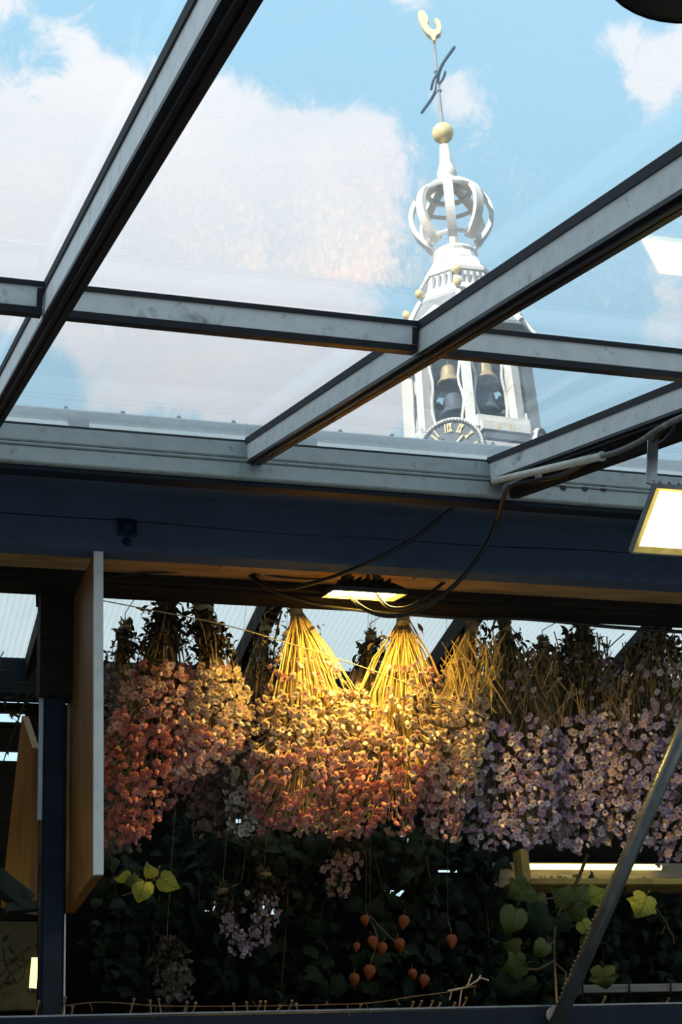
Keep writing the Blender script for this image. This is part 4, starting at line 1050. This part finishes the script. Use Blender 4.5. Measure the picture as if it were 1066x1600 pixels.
for k in (0, 2, 4, 6):
    n, s, c = face_frame(k, R4)
    zc = tz(706, 2.0); c = c + Vector((0, 0, zc)) + n * .06
    d = MB().lathe([(1.02, 0), (1.02, .10)], 40, c, axis=n).build('clock_dial', TDIAL, tw)
    MB().lathe([(1.02, .0), (1.10, .0), (1.10, .16), (1.02, .16)], 40, c, axis=n, cap=False).build('dial_rim', TWHITE, d)
    up = Vector((0, 0, 1)); mk = MB()
    NUM = ['XII', 'I', 'II', 'III', 'IIII', 'V', 'VI', 'VII', 'VIII', 'IX', 'X', 'XI']
    mb = MB()
    for h in range(12):
        a = 2 * math.pi * h / 12; rad = s * math.sin(a) * -1 + up * math.cos(a); tan = n.cross(rad)
        txt = NUM[h]; wch = .085; x = -len(txt) * wch / 2 + wch / 2
        for ch in txt:
            b0 = c + n * .13 + rad * .62 + tan * x; b1 = c + n * .13 + rad * .92 + tan * x
            if ch == 'I': mb.beam(b0, b1, .04, .04, n)
            elif ch == 'V': mb.beam(b0, b1 - tan * .035, .04, .04, n); mb.beam(b0, b1 + tan * .035, .04, .04, n)
            else: mb.beam(b0 - tan * .035, b1 + tan * .035, .04, .04, n); mb.beam(b0 + tan * .035, b1 - tan * .035, .04, .04, n)
            x += wch
    mb.build('numerals', GOLD, d)
    for i in range(60):
        a = 2 * math.pi * i / 60; rad = s * math.sin(a) + up * math.cos(a); mk.beam(c + n * .12 + rad * .97, c + n * .12 + rad * 1.06, .05, .1, n)
    mk.build('minute_marks', TDIAL, d)
    for ang, ln in ((50, .62), (-40, .85)):
        a = math.radians(ang); rad = s * math.sin(a) + up * math.cos(a); MB().beam(c + n * .16 - rad * .12, c + n * .16 + rad * ln, .06, .03, n).build('clock_hand', GOLD, d)
    # scrolled pediment over the dial
    # carved parapet on the face beside each dial, gilt ornaments over a dark panel
    n, s, c = face_frame(k + 1, R4); c = c * 1.0 + Vector((0, 0, tz(672, 2.1)))
    pa = MB(); pa.beam(c - s * .82, c + s * .82, .30, .36, n); pa.beam(c + up * .2 - s * .9, c + up * .2 + s * .9, .40, .10, n); pa.beam(c - up * .6 - s * .78, c - up * .6 + s * .78, .16, .22, n)
    pa = pa.build('parapet', TWHITE, tw)
    MB().beam(c - up * .34 - s * .74, c - up * .34 + s * .74, .2, .32, n).build('dark_panel', TDIAL, pa)
    om = MB()
    for u_ in (-.30, -.22, .1, .16, .26): om.beam(c + n * .17 + s * u_ - up * .10, c + n * .17 + s * u_ + up * .09, .05, .03, n)
    om.build('gilt_ornament', GOLD, pa)
# octagonal floor slab of the bell stage
oc([(690, 98), (676, 100), (674, 106), (668, 106), (664, 100)], 8, 0, TWHITE, 'bell_floor')
zb0, zb1 = tz(668, 2.0), tz(520, 2.0)
Rb = 97 * mpp(zb0)
def corner(k, R, z): a = PH + k * math.pi / 4; return TC + Vector((math.cos(a) * R, math.sin(a) * R, z))
for k in range(8):
    a = PH + k * math.pi / 4; n = Vector((math.cos(a), math.sin(a), 0)); s = Vector((-n.y, n.x, 0))
    p = MB(); b0 = corner(k, Rb, zb0); b1 = corner(k, Rb * .955, zb1); b0.z = zb0 - .05
    p.beam(b0, b1, .46, .32, s); pil = p.build('pilaster', TWHITE, tw)
    for f, w_ in ((.0, .50), (.93, .50)):
        c = b0.lerp(b1, f); MB().beam(c, c + Vector((0, 0, .16)), w_ , .40, s).build('moulding', TWHITE, pil)
    for sgn in (-1, 1):      # carved scroll beside the pilaster
        pts = [b0.lerp(b1, f) + s * sgn * (.22 + .06 * math.sin(f * 14)) - n * .12 for f in [i / 12 for i in range(13)]]
        MB().tube(pts, .045, 6).build('scroll', TWHITE, pil)
# bells between the pilasters
bellp = [(.02, .55), (.18, .52), (.24, .40), (.26, .18), (.32, .03), (.40, -.06), (.40, -.10), (.34, -.10)]
for k in range(8):
    a = PH + (k + .5) * math.pi / 4; n = Vector((math.cos(a), math.sin(a), 0)); s = Vector((-n.y, n.x, 0)); rin = Rb * math.cos(math.pi / 8)
    c = TC + n * (rin - .35)
    z1 = tz(588, 1.6); z2 = tz(632, 1.6)
    be = MB().lathe(bellp, 18, c + Vector((0, 0, z1)), cap=False).build('bell', TBELL, tw, True)
    MB().lathe([(.05, .5), (.05, .95)], 8, c + Vector((0, 0, z1))).build('hanger', TDARK, be)
    MB().tube([c + Vector((0, 0, z1 + .4)), c + Vector((0, 0, z1 - .16))], .05, 6).build('clapper', TDARK, be)
    be2 = MB().lathe([(r * 1.25, z * 1.25) for r, z in bellp], 18, c + Vector((0, 0, z2)) - n * .25, cap=False).build('bell', TDARK, tw, True)
    # iron frame behind
    fr_ = MB(); q = TC + n * (rin - .75); hw = .62
    for za, zc_ in ((zb0, tz(610, 1.4)),):
        fr_.beam(q - s * hw + Vector((0, 0, za)), q + s * hw + Vector((0, 0, zc_)), .05, .05, n); fr_.beam(q + s * hw + Vector((0, 0, za)), q - s * hw + Vector((0, 0, zc_)), .05, .05, n)
    for f in (.0, .35, .62, .99):
        z = zb0 + (zb1 - zb0) * f; fr_.beam(q - s * .75 + Vector((0, 0, z)), q + s * .75 + Vector((0, 0, z)), .05, .05, n)
    for u_ in (-.3, 0, .3): fr_.tube([q + s * (u_ + .12 * math.sin(i)) + Vector((0, 0, zb0 + (zb1 - zb0) * .33 * i / 8)) for i in range(9)], .03, 5)
    fr_.build('iron_frame', TDARK, tw)
    r0 = TC + n * (rin - .12); z = zb0 + .42; MB().beam(r0 - s * .7 + Vector((0, 0, z)), r0 + s * .7 + Vector((0, 0, z)), .05, .05, n).build('railing', TBELL, tw)
    # arch head over the opening
    MB().beam(TC + n * (rin - .1) - s * .72 + Vector((0, 0, zb1 - .18)), TC + n * (rin - .1) + s * .72 + Vector((0, 0, zb1 - .18)), .3, .42, n).build('arch_head', TWHITE, tw)
MB().lathe([(.30, zb0), (.26, zb1)], 8, TC).build('bell_core', TDARK, tw)
# ceiling over bells, architrave, big cornice, flared lead roof
oc([(522, 86), (520, 98), (512, 98), (508, 104), (503, 104)], 8, 0, TWHITE, 'architrave')
oc([(503, 116), (497, 126), (492, 126)], 8, 0, TSLATE, 'cornice')
oc([(492, 124), (478, 106), (466, 95), (455, 84)], 8, 0, TSLATE, 'lead_roof')
for k in range(8):                              # white hips of the lead roof, gilded ball at each foot and top
    pp = [corner(k, hw * mpp(30), tz(py, hw * .021)) for py, hw in ((492, 125), (478, 107), (466, 96), (455, 85))]
    MB().tube(pp, .10, 6).build('hip_roll', TWHITE, tw)
    c = corner(k, 84 * mpp(31), tz(450, 1.7)); MB().lathe([(.02, -.16), (.10, -.12), (.145, 0), (.10, .12), (.02, .16)], 12, c + Vector((0, 0, .18))).build('gilt_ball', GOLD, tw, True)
    # dormer gable on each roof face
    a = PH + (k + .5) * math.pi / 4; n = Vector((math.cos(a), math.sin(a), 0)); s = Vector((-n.y, n.x, 0)); rr_ = 108 * mpp(30) * math.cos(math.pi / 8)
    c = TC + n * rr_ + Vector((0, 0, tz(492, 2.2)))
    MB().add([c - s * .62 + n * .03, c + s * .62 + n * .03, c + s * .5 + Vector((0, 0, .30)), c + Vector((0, 0, .62)), c - s * .5 + Vector((0, 0, .30)),
              c - s * .62 - n * .6, c + s * .62 - n * .6, c + s * .5 + Vector((0, 0, .30)) - n * .6, c + Vector((0, 0, .62)) - n * .6, c - s * .5 + Vector((0, 0, .30)) - n * .6],
             [(0, 1, 2, 3, 4), (9, 8, 7, 6, 5), (1, 6, 7, 2), (2, 7, 8, 3), (3, 8, 9, 4), (4, 9, 5, 0), (0, 5, 6, 1)]).build('gable', TWHITE, tw)
oc([(455, 80), (450, 82), (447, 78)], 8, 0, TWHITE, 'balcony_ledge')
oc([(447, 68), (418, 56)], 8, 0, TWHITE, 'attic')
for k in range(8):
    a = PH + (k + .5) * math.pi / 4; n = Vector((math.cos(a), math.sin(a), 0)); s = Vector((-n.y, n.x, 0))
    for u_ in (-.32, -.11, .11, .32):
        zc = tz(432, 1.3); c = TC + n * (62 * mpp(32) * math.cos(math.pi / 8)) + s * u_ + Vector((0, 0, zc))
        MB().beam(c - Vector((0, 0, .22)), c + Vector((0, 0, .22)), .09, .10, n).build('louvre', TSLATE, tw)
    c = corner(k, 60 * mpp(32), tz(421, 1.3))
    if k % 2 == 0: MB().lathe([(.02, -.16), (.13, -.1), (.17, 0), (.13, .1), (.02, .16)], 10, c).build('gilt_ball', GOLD, tw, True)
oc([(418, 60), (413, 61), (410, 54), (402, 50), (398, 44)], 8, 0, TWHITE, 'attic_cornice')
oc([(398, 38), (388, 34), (383, 36), (380, 33)], 16, 0, TWHITE, 'crown_base')
# openwork crown: eight bulging ribs, two rings and a mast
prof = [(386, 33), (376, 46), (360, 58), (342, 63), (325, 60), (310, 50), (298, 34), (290, 20), (284, 12)]
for k in range(8):
    pp = spline([corner(k, hw * mpp(tz(py)), tz(py, 0)) for py, hw in prof], 4)
    a = PH + k * math.pi / 4; mb = MB()
    tn = Vector((-math.sin(a), math.cos(a), 0))
    for u0, u1 in zip(pp[:-1], pp[1:]): mb.beam(u0, u1 + (u1 - u0) * .06, .32, .15, Vector((math.cos(a), math.sin(a), .01)))
    mb.build('crown_rib', TWHITE, tw)
def ring(py, hw, r, name='crown_ring'):
    z = tz(py); R = hw * mpp(z); MB().tube([TC + Vector((R * math.cos(2 * math.pi * i / 32), R * math.sin(2 * math.pi * i / 32), z)) for i in range(33)], r, 6, cap=False).build(name, TWHITE, tw)
ring(312, 51, .08); ring(381, 39, .08); ring(300, 34, .10)
MB().lathe([(.15, tz(390)), (.12, tz(286))], 8, TC).build('crown_mast', TWHITE, tw)
oc([(288, 15), (284, 13), (276, 11), (270, 15), (262, 16), (256, 13), (250, 10), (224, 7)], 12, 0, TWHITE, 'spire_neck', smooth=True)
zb = tz(208); rb2 = 17 * mpp(zb)
MB().lathe([(rb2 * math.cos(math.radians(a)), zb + rb2 * math.sin(math.radians(a))) for a in range(-90, 91, 15)], 20, TC).build('gilt_globe', GOLD, tw, True)
rod = MB().lathe([(.075, tz(195)), (.05, tz(70))], 8, TC).build('vane_rod', TSLATE, tw)
for py in (112, 130, 142): MB().lathe([(.09, -.05), (.12, 0), (.09, .05)], 8, TC + Vector((0, 0, tz(py)))).build('rod_knob', TSLATE, rod)
zc = tz(126); dd = (D_ * .93 + S_ * -.36).normalized()
MB().tube([TC + Vector((0, 0, zc)) + dd * u_ + S_ * (.10 * math.sin(u_ * 2.2)) + Vector((0, 0, -.05 * u_)) for u_ in [-1.75 + .25 * i for i in range(15)]], .06, 6).build('cross_arm', TIRON, rod)
for sg in (-1, 1): MB().tube([TC + Vector((0, 0, zc)) + S_ * sg * .12 + dd * (-.5 + .25 * i) + S_ * sg * .05 * math.sin(i) for i in range(5)], .045, 6).build('cross_strap', TIRON, rod)
# gilded weathercock, a thick cut plate with tail, body, head and comb
wz = tz(66); m_ = mpp(wz) / .70
def cock(pts): return [TC + S_ * ((x - 676) * mpp(wz)) + Vector((0, 0, wz + (72 - y) * m_)) for x, y in pts]
out = [(675, 72), (672, 66), (665, 60), (660, 52), (656, 42), (655, 34), (658, 29), (664, 30), (669, 36), (671, 43), (668, 49), (672, 55), (677, 58), (682, 57), (683, 52), (680, 47), (681, 42), (685, 43), (689, 48), (690, 56), (687, 63), (680, 66), (678, 72)]
fp = cock(out); th = D_ * .12; n_ = len(fp)
mb = MB().add([p - th for p in fp] + [p + th for p in fp], [tuple(range(n_)), tuple(range(2 * n_ - 1, n_ - 1, -1))] + [(i, i + n_, (i + 1) % n_ + n_, (i + 1) % n_) for i in range(n_)])
mb.build('weathercock', GOLD, tw)
